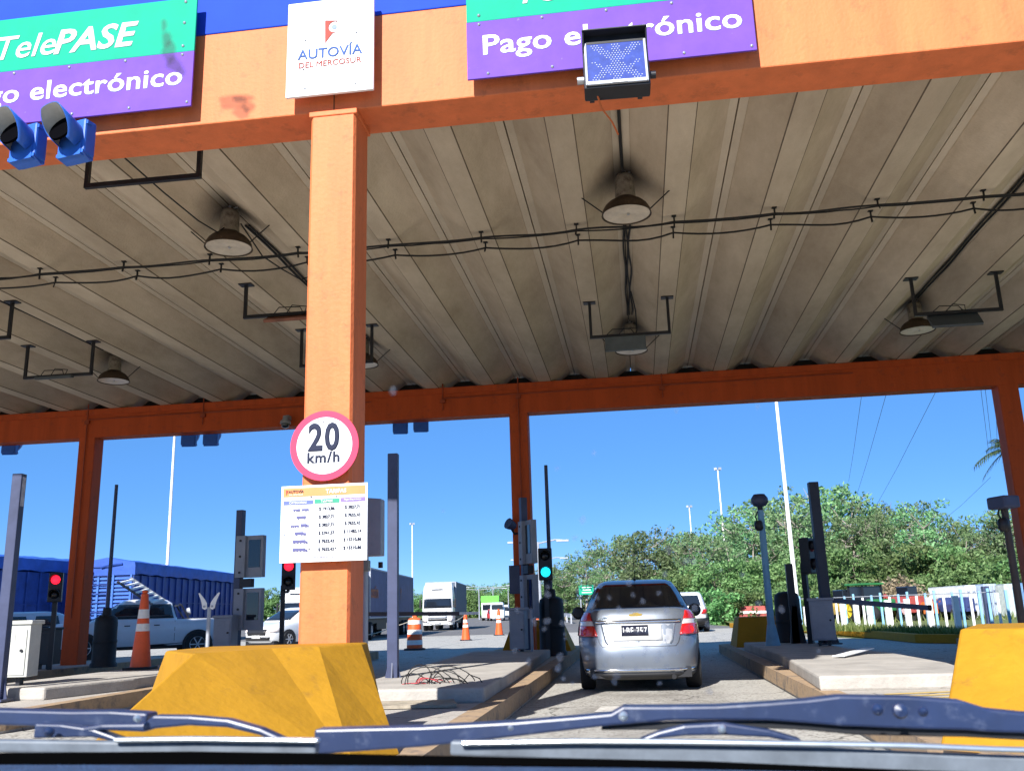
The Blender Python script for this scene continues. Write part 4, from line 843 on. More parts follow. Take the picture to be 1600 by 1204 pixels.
# seams and trunk
M_SEAM = mat('panel_seam', (.02, .02, .022), .6, 0)
zl = .565
for lv in ([(zl, -.47, .47), (zl+.008, -.475, .475)],): body.patch('rear', 'boot_seam', M_SEAM, t, lv, .0015, 16, 1, False)
for s in (-1, 1):
    a = [(zl+.004, .465, .475), (zl+.05, .505, .513), (.70, .535, .542), (.86, .60, .606), (1.02, .64, .646)]
    body.patch('rear', 'boot_seam', M_SEAM, t, [(z, min(s*u, s*v), max(s*u, s*v)) for z, u, v in a], .0015, 2, 4, False)
    body.patch('rear', 'bumper_seam', M_SEAM, t, [(.690, *sorted((s*.55, s*W*.97))), (.697, *sorted((s*.55, s*W*.97)))], .0015, 8, 1, False)
    # tail lights: red, clear, red
    def side_l(z0, z1, nm, m, off):
        xi = lambda z: .595-.05*max(0, (.87-z))/.17*0+(-.055 if z < .80 else 0)*1+(.03*(z-.8)/.2 if z > .8 else 0)
        xi = lambda z: .535+(.625-.535)*max(0, min(1, (z-.72)/.26))
        xo = lambda z: W*.985-(W*.985-.70)*max(0, (z-.80)/.22)**1.3
        L = [(z0+(z1-z0)*k/5, *sorted((s*xi(z0+(z1-z0)*k/5), s*min(xo(z0+(z1-z0)*k/5), body.at(z0+(z1-z0)*k/5)[2]*.985)))) for k in range(6)]
        body.patch('rear', nm, m, t, L, off, 10, 2)
    side_l(.705, .835, 'tail_light', M_LENSR, .012); side_l(.837, .895, 'indicator_light', M_LENSW, .010); side_l(.897, 1.005, 'tail_light', M_LENSR, .012)
    for zz, rr in ((.76, .05),):
        xc = s*.68; q = MB().lathe([(rr, 0), (rr*.9, .006), (0, .009)], (xc, body.rear(xc, zz)-.012, zz), (0, -1, 0), 20); q.build('brake_reflector', M_LENSR, t, smooth=50)
    # wheels
    wheel(t, s*(W-.13), .78, .285, .19); wheel(t, s*(W-.13), 3.35, .285, .19)
    # mirrors
    m_ = MB().lathe([(.0, -.05), (.07, -.045), (.10, .0), (.095, .05), (0, .06)], (s*(W+.07), 2.6, 1.0), (0, 1, 0), 14); m_.build('side_mirror', M_TRIM, t, smooth=50)
# plate recess: bright lower panel, side shadows come from the raised rim
body.patch('rear', 'plate_recess', mat('silver_recess', (.26, .27, .29), .4, .05, 3, metal=.5), t, [(.60, -.40, .40), (.64, -.43, .43), (.84, -.47, .47)], -.0, 12, 3, False)
rim = MB(); zz = [(.60, .40), (.64, .43), (.845, .475)]
for s in (-1, 1):
    for (a, b_), (c, d_) in zip(zz, zz[1:]): rim.bar((s*b_, body.rear(s*b_, a)-.004, a), (s*d_, body.rear(s*d_, c)-.004, c), .018, .016)
rim.build('recess_rim', M_SILV, t)
body.patch('rear', 'plate_panel', M_CWHITE, t, [(.645, -.335, .30), (.835, -.335, .30)], .010, 8, 2)
body.patch('rear', 'plate_frame', M_WHITE, t, [(.688, -.235, .145), (.842, -.235, .145)], .016, 6, 2)
o = body.patch('rear', 'number_plate', M_PLATE, t, [(.698, -.218, .128), (.832, -.218, .128)], .019, 6, 2)
wm = Matrix.Translation(t.location) @ Matrix.Rotation(t.rotation_euler.z, 4, 'Z')
tx = wm @ Vector((-.045, body.rear(0, .76)-.030, .738)); r3 = wm.to_3x3() @ X3
text('plate_lettering', 'LBF 757', M_SIGNW, o, (0, 0, 0), X3, Z3, .130, 'CENTER', bold=.004, sx=.66, spacing=1.12, local=True).location = (-.045, body.rear(0, .76)-.034, .720)
body.patch('rear', 'boot_trim', M_CHROME, t, [(.862, -.545, .545), (.898, -.56, .56)], .016, 16, 2)
body.patch('rear', 'bumper_trim', M_CHROME, t, [(.262, -.72, .72), (.292, -.72, .72)], .010, 20, 2)
body.patch('rear', 'lower_bumper', M_TRIM, t, [(.165, -.70, .70), (.235, -.72, .72)], .006, 16, 2)
zb_ = .965; yb_ = body.rear(-.03, zb_)-.008
bw = MB().prism([(-.115, yb_, zb_-.012), (-.07, yb_, zb_-.022), (-.06, yb_, zb_-.03), (0, yb_, zb_-.03), (.01, yb_, zb_-.018), (.055, yb_, zb_-.012), (.065, yb_, zb_+.010), (.02, yb_, zb_+.018), (.01, yb_, zb_+.028), (-.05, yb_, zb_+.028), (-.06, yb_, zb_+.014), (-.105, yb_, zb_+.010)], (0, .012, 0))
bw.build('badge', mat('badge_gold', (.55, .36, .08), .3, .05, metal=.7), t)
text('lettering', 'AVEO', M_CHROME, t, (0, 0, 0), X3, Z3, .045, bold=.02, sx=1.4, local=True).location = (-.52, body.rear(-.45, .92)-.006, .915)
gh.patch('rear', 'window_sticker', M_WHITE, t, [(1.155, -.16, .10), (1.165, -.17, .06)], .0105, 6, 1, False); gh.patch('rear', 'window_sticker', M_WHITE, t, [(1.170, -.13, .12), (1.180, -.15, -.02)], .0105, 6, 1, False)
gh.patch('rear', 'brake_lamp', M_TRIM, t, [(1.372, -.09, .09), (1.38, -.09, .09)], .010, 6, 1)
MB().tube([(.0, 1.75, 1.46), (.0, 1.55, 1.75)], .004).build('aerial', M_BLACK, t)
MB().cyl((.0, 1.75, 1.45), (.0, 1.74, 1.48), .02).build('aerial_base', M_BLACK, t)
MB().box((0, .55, .24), (1.3, .9, .12)).build('underbody', M_TRIM, t); MB().cyl((.42, .02, .19), (.42, .4, .21), .03, n=12).build('exhaust', M_TRIM, t)

# --- generic cars seen at distance
def car(label, name, cat, loc, rz, m, kind, s=1.0, lights='rear'):
    t = thing(name, label, cat, loc, rz)
    if kind == 'pickup':
        b = Shell([(.38, .06, 5.2, .84), (.50, .0, 5.3, .90), (.75, .0, 5.32, .925), (.98, .0, 5.28, .93), (1.10, .0, 5.0, .91), (1.14, .02, 4.4, .89)], 9)
        g_ = Shell([(1.08, 1.62, 4.15, .88), (1.2, 1.66, 4.0, .85), (1.62, 1.80, 3.35, .74), (1.72, 1.95, 3.2, .70), (1.755, 2.2, 2.95, .60)], 9)
        wy, r = (1.05, 4.25), .38; wins = [(1.75, 2.50), (2.58, 3.75)]; wz = (1.18, 1.60)
    elif kind == 'suv':
        b = Shell([(.32, .08, 4.3, .84), (.45, .0, 4.42, .90), (.72, .0, 4.42, .92), (.95, .02, 4.3, .92), (1.02, .04, 3.6, .90)], 8)
        g_ = Shell([(1.0, .06, 3.5, .88), (1.15, .12, 3.3, .84), (1.52, .35, 2.7, .74), (1.62, .5, 2.55, .68), (1.65, .8, 2.3, .6)], 8)
        wy, r = (.85, 3.5), .35; wins = [(.45, 1.2), (1.3, 2.95)]; wz = (1.06, 1.5)
    else:
        b = Shell([(.20, .08, 3.95, .80), (.32, .0, 4.05, .86), (.58, .0, 4.08, .88), (.78, .05, 3.98, .88), (.90, .08, 3.55, .86), (.96, .10, 3.1, .84)], 6)
        g_ = Shell([(.93, .14, 3.15, .83), (1.05, .2, 2.98, .80), (1.36, .5, 2.35, .68), (1.44, .7, 2.2, .62), (1.475, 1.0, 1.95, .5)], 8)
        wy, r = (.75, 3.3), .31; wins = [(.55, 1.3), (1.4, 2.55)]; wz = (1.0, 1.34)
    b.build('body', m, t); g_.build('cabin', m, t)
    for f in ('left', 'right'):
        for a, c in wins: g_.patch(f, 'side_window', M_GLASSC, t, [(wz[0], a+.02, c), (wz[1], a+.12, c-(.35 if c > 2.5 else .05))], .006)
        for y in ((wins[0][0]+.5), (wins[1][0]+.5)):
            x = b.side(y, .9)+.012; MB().box(((x if f == 'right' else -x), y, b.L[-2][0]-.12), (.03, .16, .03)).build('door_handle', M_TRIM, t)
        for y in (wins[0][0]-.02, wins[1][0]-.05, wins[1][1]+.12): b.patch(f, 'door_seam', M_SEAM, t, [(b.L[1][0], y-.006, y+.006), (b.L[-2][0], y-.006, y+.006)], .002, 1, 3, False)
    g_.patch('front', 'windscreen', M_GLASSC, t, [(wz[0], -.66, .66), (wz[1]+.02, -.55, .55)], .006, 10); g_.patch('rear', 'rear_window', M_GLASSC, t, [(wz[0]+.02, -.62, .62), (wz[1], -.54, .54)], .006, 10)
    h0, h1 = b.L[2][0], b.L[-2][0]
    for s_ in (-1, 1):
        b.patch('rear', 'tail_light', M_LENSR, t, [(h0+.02, *sorted((s_*.60, s_*.86))), (h1-.02, *sorted((s_*.70, s_*.86)))], .012, 5, 2)
        b.patch('front', 'headlight', M_LENSW, t, [(h0-.0, *sorted((s_*.48, s_*.84))), (h0+.15, *sorted((s_*.58, s_*.84)))], .012, 6, 2)
        for y in wy: wheel(t, s_*(b.L[2][3]-.06), y, r, .22)
        for y in wy:
            x = s_*(b.L[2][3]+.004); MB().lathe([(0, -.03), (r*1.16, -.03), (r*1.16, .004), (0, .005)], (x-s_*.002, y, r), (1, 0, 0), 24).build('wheel_arch', M_TRIM, t)
        MB().box((s_*(b.L[2][3]+.09), wins[1][1]-.05, wz[0]+.05), (.2, .10, .15), bev=.04).build('side_mirror', m if kind != 'pickup' else M_TRIM, t)
    b.patch('front', 'grille', M_TRIM, t, [(h0-.10, -.46, .46), (h0+.10, -.5, .5)], .014, 8, 2); b.patch('front', 'lower_grille', M_TRIM, t, [(b.L[1][0]-.03, -.6, .6), (b.L[1][0]+.09, -.64, .64)], .014, 8, 2)
    b.patch('front', 'number_plate', M_WHITE, t, [(b.L[1][0]+.04, -.22, .22), (b.L[1][0]+.15, -.22, .22)], .03, 4, 1)
    if kind != 'hatch': b.patch('rear', 'rear_bumper', M_TRIM, t, [(b.L[0][0]+.02, -.86, .86), (b.L[1][0]+.12, -.88, .88)], .05, 12, 2)
    MB().box((0, 2.2, b.L[0][0]-.02), (1.5, 3.4, .16)).build('underbody', M_TRIM, t)
    if kind == 'pickup':
        MB().box((0, .83, 1.135), (1.66, 1.45, .05)).build('cargo_bed', M_TRIM, t)
        rk = MB()
        for s_ in (-1, 1): rk.tube([(s_*.74, 1.30, 1.12), (s_*.70, 1.55, 1.56), (s_*.66, 1.6, 1.58)], .03)
        rk.tube([(-.66, 1.6, 1.56), (.66, 1.6, 1.56)], .03); rk.build('roll_bar', M_BLACK, t)
        MB().lathe([(.05, 0), (.11, .02), (.12, .10), (.05, .12)], (-.3, 1.35, 1.35), (0, -1, .2), 14).build('spot_lamp', M_GALV, t, smooth=50)
    t.scale = (s,)*3
    return t
# pickup with ladder rack: front points towards us and left
q = P(222, 980, 27.5)
pk = car('white pickup with roof rack behind the tall orange cone', 'pickup_truck', 'pickup', (0, 0, 0), 0, cpaint('white_pickup_paint', (.60, .61, .65), 0, .3), 'pickup')
pk.rotation_euler = (0, 0, R(180-57)); c_, s_ = math.cos(pk.rotation_euler.z), math.sin(pk.rotation_euler.z)
pk.location = (q.x+ s_*2.6, q.y-c_*2.6, 0)
lt = thing('ladder', 'aluminium ladder lying tilted on the roof rack of the white pickup', 'ladder', (q.x, q.y, 1.9))
a, b_ = P(183, 908, 26.0), P(238, 944, 26.6); off = Vector((.10, .55, .12))
for dd in (0, 1): MB().bar(a+off*dd, b_+off*dd, .05, .07).build('rail', M_ALU if dd else mat('ladder_dark', (.12, .11, .11), .5, .2), lt, world=True)
for k in range(7):
    v = a.lerp(b_, (k+.5)/7); MB().bar(v, v+off, .09, .05).build('rung', M_WHITE, lt, world=True)
q = P(405, 990, 34); car('white hatchback facing the booth, left of the orange pillar', 'white_hatchback', 'car', (q.x+1.6, 37.6, 0), R(180-24), M_CWHITE, 'hatch')
q = P(1088, 985, 40); car('white SUV ahead of the silver sedan, partly hidden', 'white_suv', 'suv', (q.x-.35, 40, 0), R(2), M_CWHITE, 'suv')
q = P(12, 1000, 24); car('white car at the left photo edge behind the pale cabinet', 'white_car', 'car', (q.x+.3, 27, 0), R(180-60), cpaint('white_car_left', (.46, .48, .54)), 'hatch')

# --- trucks
def truck_cab(t, m, w, h, l, y0=0.0, name='OSCARIZ'):
    s = Shell([(.45, y0-.05, y0+l, w*.96), (.9, y0-.08, y0+l, w), (1.75, y0-.04, y0+l, w), (2.7, y0+.06, y0+l, w*.985), (3.1, y0+.18, y0+l, w*.96), (h-.35, y0+.35, y0+l, w*.93), (h, y0+.95, y0+l, w*.86)], 12)
    s.build('cab', m, t)
    s.patch('rear', 'windscreen', M_GLASSC, t, [(1.80, -w*.90, w*.90), (2.55, -w*.86, w*.86)], .012, 10); s.patch('rear', 'sun_visor', M_GLASSC, t, [(3.22, -w*.42, w*.42), (3.32, -w*.3, w*.3)], .02, 6, 2)
    for k in range(4): s.patch('rear', 'grille_bar', M_TRIM if k % 2 == 0 else M_GALV, t, [(.80+.2*k, -w*.60, w*.60), (.94+.2*k, -w*.62, w*.62)], .03, 8, 1)
    for q in (-1, 1):
        s.patch('rear', 'headlight', M_LENSW, t, [(.70, *sorted((q*w*.66, q*w*.95))), (.98, *sorted((q*w*.72, q*w*.95)))], .02, 5, 2)
        MB().box((q*(w+.16), y0+.15, 2.15), (.16, .22, .75), bev=.04).build('side_mirror', M_TRIM, t)
        s.patch('left' if q < 0 else 'right', 'side_window', M_GLASSC, t, [(1.85, y0+.35, y0+1.3), (2.5, y0+.45, y0+1.3)], .012)
        for y in (y0+.9,): wheel(t, q*(w-.2), y, .5, .32)
    s.patch('rear', 'name_band', M_WHITE, t, [(2.72, -w*.8, w*.8), (3.02, -w*.78, w*.78)], .012, 8, 1)
    s.patch('rear', 'number_plate', M_WHITE, t, [(.56, -.25, .25), (.67, -.25, .25)], .03, 2, 1)
    return s
def semi(label, loc, rz, mc, mb, l=12.5, hb=3.95, sc=1.0, rear_y=2.6, letters=None, cab=True):
    t = thing('semi_truck', label, 'truck', loc, rz); w = 1.27
    if cab:
        s = truck_cab(t, mc, w, 3.85, 2.3)
        text('lettering', 'OSCARIZ', M_INK, t, (0, 0, 0), X3, Z3, .26, 'CENTER', bold=.02, sx=.9, local=True).location = (0, s.rear(0, 2.9)-.03, 2.78)
        MB().box((0, 2.6, .85), (2.2, 1.6, .5)).build('chassis', M_TRIM, t)
        for q in (-1, 1): wheel(t, q*(w-.25), 3.3, .5, .5)
    b = MB().box((0, rear_y+l/2, (1.2+hb)/2), (2*w, l, hb-1.2)); tr = b.build('trailer', mb, t, bevel=.03)
    e = MB()
    for z in (1.22, hb-.02): e.box((0, rear_y+l/2, z), (2*w+.03, l+.03, .08))
    for y in (rear_y, rear_y+l):
        for q in (-1, 1): e.box((q*w, y, (1.2+hb)/2), (.08, .08, hb-1.2))
    e.build('trailer_edge', M_GALV, tr)
    MB().box((0, rear_y+l/2, 1.02), (2.2, l-.3, .28)).build('chassis', M_TRIM, t)
    for q in (-1, 1):
        for y in (rear_y+l-1.4, rear_y+l-2.7, rear_y+l-4.0): wheel(t, q*(w-.22), y, .5, .4)
        MB().box((q*(w-.1), rear_y+4.2, .72), (.05, 3.2, .38)).build('side_guard', M_TRIM, t)
    if letters:
        for s_, u in letters:
            o = text('lettering', s_, mat('orange_ink', (.30, .10, .04), .6, .1), t, (0, 0, 0), Y3, Z3, 1.05, bold=.02, local=True)
            o.location = (w+.02, rear_y+u, 2.35)
    t.scale = (sc,)*3
    return t
q = P(684, 985, 60.5)
semi('white truck with grey curtain trailer coming down the road', (q.x, 60.5, 0), R(6), M_CWHITE, mat('grey_curtain', (.085, .11, .15), .6, .15, 2), sc=.80, l=11)
q = P(575, 1000, 41); q2 = P(645, 985, 54.5)
hd = math.atan2(-(q2.x-q.x), (q2.y-q.y))
st = semi('dark box trailer with faded orange lettering behind the square post', (0, 0, 0), hd, M_CWHITE, mat('slate_trailer', (.07, .08, .17), .6, .2, 2), l=16.5, sc=.80, hb=4.0, letters=(('ostim', .2), ('Y', 10.6)), rear_y=2.6)
dv = (Vector((q2.x, q2.y, 0))-Vector((q.x, q.y, 0))).normalized(); side = Vector((dv.y, -dv.x, 0))
e_ = Vector((q2.x, 54.5, 0)); st.location = e_-side*1.27*.8-dv*(19.1*.8)
q = P(447, 980, 62); t = thing('truck_cab', 'white truck front with black mirror peeking out beside the orange pillar', 'truck', (q.x+.6, 62, 0), R(20)); truck_cab(t, M_CWHITE, 1.27, 3.85, 2.4); t.scale = (.82,)*3
MB().box((0, 6.2, 2.4), (2.5, 7.5, 2.6), bev=.03).build('cargo_box', M_CWHITE, t); MB().box((0, 6.2, .9), (2.2, 7.6, .4)).build('chassis', M_TRIM, t)
for s_ in (-1, 1): wheel(t, s_*1.05, 7.5, .5, .4)
# blue tarped trailers
M_TARP = mat('blue_tarp', (.018, .075, .36), .5, .25, 1.6, bump=.6, bscale=3); M_TSIDE = mat('blue_trailer_side', (.011, .042, .21), .5, .3, 2)
def tarp_trailer(label, p_near, p_far, h, open_end=True):
    dv = (p_far-p_near); l = dv.length; hd = math.atan2(-dv.x, dv.y)
    t = thing('tarped_trailer', label, 'trailer', tuple(p_near), hd, 'blue grain trailers'); w = 2.45   # body lies to the left of the near right corner
    hs_ = h-.85
    MB().box((-w/2, l/2, (1.25+hs_)/2), (w, l, hs_-1.25)).build('body', M_TSIDE, t, bevel=.02)
    r = MB(); n = int(l/.8)
    for k in range(n+1):
        y = l*k/n
        for x in (0.03, -w-.03): r.box((x, y, (1.2+hs_)/2), (.07, .10, hs_-1.2))
    for x in (.03, -w-.03): r.box((x, l/2, 1.22), (.10, l, .12)).box((x, l/2, 2.0), (.05, l, .05))
    r.build('side_ribs', M_TSIDE, t).name = 'stake'
    # tarp: ridge roof with a sagging scalloped skirt
    b = MB(); m = 40; pr = [(.10, -.62), (.11, -.15), (.07, .02), (-w*.5, .28), (-w-.07, .02), (-w-.11, -.15), (-w-.10, -.62)]; K = len(pr); rd = random.Random(int(l*10))
    for i in range(m+1):
        y = -.08+(l+.16)*i/m
        for j, (x, z_) in enumerate(pr):
            d_ = (.07*abs(math.sin(i*math.pi*n/m/1.0*.5)) if j in (0, K-1) else 0); b.v.append(Vector((x+rd.uniform(-.015, .015), y, hs_+.55+z_*.9+d_+rd.uniform(-.01, .01)+(.015*math.sin(i*.9) if j == 3 else 0))))
    for i in range(m):
        for j in range(K-1): b.f.append([i*K+j, i*K+j+1, (i+1)*K+j+1, (i+1)*K+j])
    b.f += [list(range(K-1, -1, -1)), list(range(m*K, (m+1)*K))]
    b.build('tarp', M_TARP, t, smooth=35)
    if open_end:
        e = MB()
        for k in range(11): e.box((-w/2, -.04, 1.35+k*(hs_-1.5)/10), (w-.1, .05, .09))
        for x in (-.05, -w*.36, -w*.64, -w+.05): e.box((x, -.08, (1.2+hs_)/2), (.09, .06, hs_-1.15))
        e.build('end_gate', mat('end_gate_blue', (.035, .12, .42), .5, .25, 4), t)
        e = MB()
        for x in (-w*.45, -w*.75): e.bar((x, -.14, 1.3), (x, -.14, hs_+.2), .04, .04)
        for k in range(6): e.bar((-w*.45, -.14, 1.6+.4*k), (-w*.75, -.14, 1.6+.4*k), .03, .03)
        e.build('ladder', M_TSIDE, t)
        MB().tube([(-w*.2, -.1, hs_+.5), (-w*.5, -.12, hs_+.42), (-w*.6, -.12, hs_+.35)], .05).build('tarp_roll', M_TSIDE, t)
    MB().box((-w/2, l/2, 1.05), (w-.3, l-.2, .3)).build('chassis', M_TRIM, t)
    for x in (-.25, -w+.25):
        for y in (1.2, 2.5, l-2.5, l-1.2): wheel(t, x+(0), y, .5, .4)
    return t
a, b_ = P(204, 960, 40), P(372, 960, 55); tarp_trailer('blue tarped trailer with slatted end gate behind the white pickup', Vector((a.x, 40, 0)), Vector((b_.x, 55, 0)), P(204, 868, 40).z)
a, b_ = P(-30, 960, 35.5), P(148, 960, 43); tarp_trailer('blue tarped trailer at the left photo edge behind the red signal', Vector((a.x, 35.5, 0)), Vector((b_.x, 43, 0)), P(60, 868.5, 39).z+.12)
# ---------------------------------------------------------------- masts, lamps, wires, road furniture far off
def mast(label, pxb, pyb, pxt, pyt, Y, r, head=True, hid=0.0):
    a, b_ = P(pxb, pyb, Y), P(pxt, pyt, Y); t = thing('light_mast', label, 'light mast', (a.x, Y, 0), 0, 'tall white floodlight masts'); h = b_.z+hid; dx = (b_.x-a.x)*(h/max(.1, b_.z))
    MB().cyl((0, 0, 0), (dx*.3, 0, h), r, r*.55, 10).build('pole', M_WHITE, t, smooth=40)
    if head:
        k = r/.10*.55
        MB().box((dx*.3, 0, h+.05*k), (.75*k, .08*k, .08*k)).build('crossbar', M_GALV, t)
        for s in (-1, 1): MB().box((dx*.3+s*.3*k, -.1*k, h+.25*k), (.42*k, .22*k, .36*k), R(20)*s).build('floodlight', M_GALV, t)
    return t
mast('floodlight mast rising behind the tarped trailer, left of the orange pillar', 256, 985, 270, 676, 47, .10, hid=4)
mast('thickest white mast crossing the sky above the right island', 1250, 985, 1211, 622, 39, .10, hid=3.5)
mast('white mast with floodlight head against the sky, left of the blue post', 1142, 962, 1118, 735, 82, .11)
mast('slim white mast behind the silver car roof', 1090, 958, 1076, 793, 105, .11)
mast('thin mast above the dark trailer behind the square post', 645, 968, 643, 820, 75, .075)
def lamp_post(label, px, pyb, pyt, Y, arm, two):
    a, b_ = P(px, pyb, Y), P(px, pyt, Y); t = thing('street_lamp', label, 'street lamp', (a.x, Y, 0), 0, 'double-arm lamps along the road'); h = b_.z
    MB().cyl((0, 0, 0), (0, 0, h), .12, .07, 8).build('pole', M_GALV, t, smooth=40)
    for s in ((-1, 1) if two else (1,)): MB().tube([(0, 0, h-.1), (s*arm*.7, 0, h+.1), (s*arm, 0, h+.05)], .05).box((s*arm, 0, h+.02), (.8, .25, .12)).build('arm', M_GALV, t)
for px, pb, pt, Y, arm, two, lb in ((749, 960, 920, 150, 4.2, True, 'double-arm street lamp left of the green lorry'), (771, 958, 916, 165, 4.6, True, 'double-arm street lamp beside the shaded yellow block'), (795, 960, 914, 180, 0.1, False, 'plain lamp pole next to the middle rear pillar'),
                                   (845, 962, 846, 60, 1.6, True, 'tall street lamp behind the green signal'), (846, 962, 873, 90, 2.4, True, 'street lamp behind the bollard, second one down'), (884, 962, 911, 140, 2.5, True, 'short far street lamp left of the green road sign'), (694, 950, 910, 220, .1, False, 'faint pole over the white truck')):
    lamp_post(lb, px, pb, pt, Y, arm, two)
q = P(916, 921, 95); t = thing('road_sign', 'green overhead road sign peeking out left of the silver car', 'road sign', (q.x, 95, 0))
MB().box((0, 0, q.z), (1.5, .06, .95)).build('panel', mat('road_sign_green', (.0, .30, .17), .4, .05), t); MB().cyl((-.6, .06, 0), (-.6, .06, q.z+.4), .06).build('post', M_GALV, t)
for k in range(3): MB().box((0.05, -.035, q.z+.25-.25*k), (1.0-.2*(k % 2), .01, .09)).build('lettering', M_SIGNW, t)
# lorry and cars far down the road
def far_vehicle(label, cat, name, px, py, Y, d, m, cabm):
    q = P(px, py, Y); t = thing(name, label, cat, (q.x, Y, 0), R(8)); w, l, h = d
    Shell([(.35, 0, l, w*.48), (h*.55, 0, l, w*.5), (h*.62, .1, l*.96, w*.47), (h*.95, .5, l*.8, w*.42), (h, .8, l*.7, w*.36)], 8).build('body', m, t)
    MB().box((0, -.01, h*.75), (w*.72, .04, h*.24)).build('windscreen', M_GLASSC, t)
    for s in (-1, 1):
        for y in (.18*l, .8*l): wheel(t, s*w*.42, y, .33, .2)
q = P(766, 955, 128); t = thing('lorry', 'bright green lorry far down the road', 'lorry', (q.x, 128, 0), R(8))
MB().box((0, 3, 2.0), (2.5, 6.5, 2.6), bev=.05).build('cargo_box', mat('lime_paint', (.12, .42, .06), .5, .1), t); MB().box((0, -1.0, 1.35), (2.3, 1.5, 2.0), bev=.15).build('cab', M_CWHITE, t); MB().box((0, -1.78, 1.75), (2.0, .05, .7)).build('windscreen', M_GLASSC, t)
for s in (-1, 1):
    for y in (-.9, 4.8): wheel(t, s*1.0, y, .45, .3)
for px, lb, m, d in ((777, 'white van beside the green lorry far down the road', M_CWHITE, (2.0, 5, 2.3)), (786, 'second white van near the shaded block far down the road', M_CWHITE, (1.9, 4.6, 2.0)), (771, 'small red car in front of the green lorry', mat('red_car', (.3, .02, .02), .3, .05, coat=.5), (1.8, 4.2, 1.5))):
    far_vehicle(lb, 'car' if 'car' in lb else 'van', 'far_van' if 'van' in lb else 'far_car', px, 958, 118+px % 7*3, d, m, m)
# guard rail and power lines
b = MB(); pts = [P(892, 955, 75), P(880, 956, 95), P(866, 956, 125)]
t = thing('guard_rail', 'low steel guard rail left of the silver car', 'guard rail', (pts[0].x, 75, 0))
for a, c in zip(pts, pts[1:]): MB().bar((a.x, a.y, .62), (c.x, c.y, .62), .08, .32).build('rail', M_GALV, t, world=True)
for i in range(7):
    v = pts[0].lerp(pts[2], i/6); MB().box((v.x, v.y, .3), (.12, .12, .62)).build('post', M_GALV, t, world=True)
for (x0, y0, x1, y1, Ya, Yb, lb) in ((1347, 612, 1326, 752, 45, 85, 'power line nearest the thick white mast'), (1386, 611, 1339, 772, 45, 85, 'second power line from the thick white mast'), (1464, 608, 1370, 788, 42, 85, 'slanting power line in the middle of the sky gap'),
                                     (1532, 604, 1544, 700, 45, 60, 'left of the close power lines above the palm'), (1539, 604, 1550, 700, 45, 60, 'middle of the close power lines above the palm'), (1554, 604, 1558, 690, 45, 60, 'right of the close power lines above the palm'), (1470, 815, 1548, 745, 85, 60, 'shallow power line running down left from the palm')):
    a, c = P(x0, y0, Ya), P(x1, y1, Yb); a2 = a+(a-c)*1.2
    wire('power_line', lb, [tuple(a2), tuple(a), tuple(a.lerp(c, .5)-Z3*.12), tuple(c)], .011, mat('grey_wire', (.08, .09, .11), .6, 0), 'power line', 'power lines over the trees')

# ---------------------------------------------------------------- storage yard and fence on the right
fa = [G(1243, 980, .17), G(1318, 982, .17), G(1362, 984, .17), G(1422, 988, .17), G(1499, 990, .17)]
t = thing('post_fence', 'fence of thick white posts and thin pale blue pickets along the yard', 'fence', (fa[1].x, fa[1].y, .17))
tops = {1320: 941, 1341: 940, 1362: 938, 1391: 937, 1422: 935, 1457: 933, 1499: 930, 1282: 945, 1262: 947}
for px, ty in tops.items():
    base = G(px, 982 if px < 1330 else 982+(px-1330)*.02, .17); zt = P(px-4, ty, base.y).z
    MB().box((base.x, base.y, (.1+zt)/2), (.16, .14, zt-.1), R(4), bev=.02).build('post', M_WHITE, t, world=True)
for k in range(27):
    px = 1225+k*14.2; base = G(px, 978+(px-1225)*.012, .17); zt = base.z+1.0+.14*((k*7) % 3)/2
    MB().box((base.x, base.y, (.12+zt)/2), (.065, .05, zt-.12), R(3)).build('picket', mat('picket_blue', (.22, .44, .62), .6, .15, 6) if (k*5) % 3 else M_WHITE, t, world=True)
wv = [G(px, 984, .17)+Z3*(1.02) for px in (1240, 1362, 1499, 1560)]
MB().tube([tuple(v) for v in wv], .012).build('fence_wire', M_GALV, t, world=True)
b = P(1560, 985, 29.5); b2 = P(1547, 935, 29.5); o = MB().box((b2.x-.1, 29.5, .7), (.18, .18, 1.35), R(3), bev=.02).build('post', M_NAVY); tag(o, 'short dark blue post in the fence line near the containers', 'post')
def container(label, px0, px1, pt, pb, Y, m, doors, l=4.8, rz=0):
    a, c = P(px0, pt, Y), P(px1, pb, Y); w = c.x-a.x; zt, zb = a.z, max(.17, c.z-.3); h = zt-zb
    t = thing('shipping_container', label, 'container', ((a.x+c.x)/2, Y, zb), rz, 'shipping containers in the yard')
    MB().box((0, l/2, h/2), (w, l, h)).build('shell', m, t, bevel=.015)
    q = MB(); n = int(l/.14)
    for k in range(n): q.box((-w/2-.004, l*(k+.5)/n, h/2), (.03, .07, h-.1)).box((w/2+.004, l*(k+.5)/n, h/2), (.03, .07, h-.1))
    q.build('corrugation', m, t)
    if doors:
        for s in (-1, 1):
            d = MB().box((s*w*.245, -.02, h*.5), (w*.46, .04, h*.92), bev=.01).build('door', m, t)
            for u in (.14, .36): MB().cyl((s*w*u, -.06, h*.06), (s*w*u, -.06, h*.95), .022, n=8).build('lock_rod', M_GALV, d)
            MB().box((s*w*.25, -.085, h*.42), (w*.3, .02, .06)).box((s*w*.25, -.045, h*.78), (w*.32, .012, .10)).build('handle', mat('container_mark', (.10, .13, .22), .6, .1), d)
    else:
        q = MB()
        for k in range(int(w/.16)): q.box((-w/2+.1+.16*k, -.012, h/2), (.08, .03, h-.15))
        q.build('corrugation', m, t)
    return t
container('white shipping container with closed doors, leftmost of the containers', 1507, 1533, 914, 975, 46, mat('container_white', (.58, .60, .62), .5, .15, 3), True, rz=R(3))
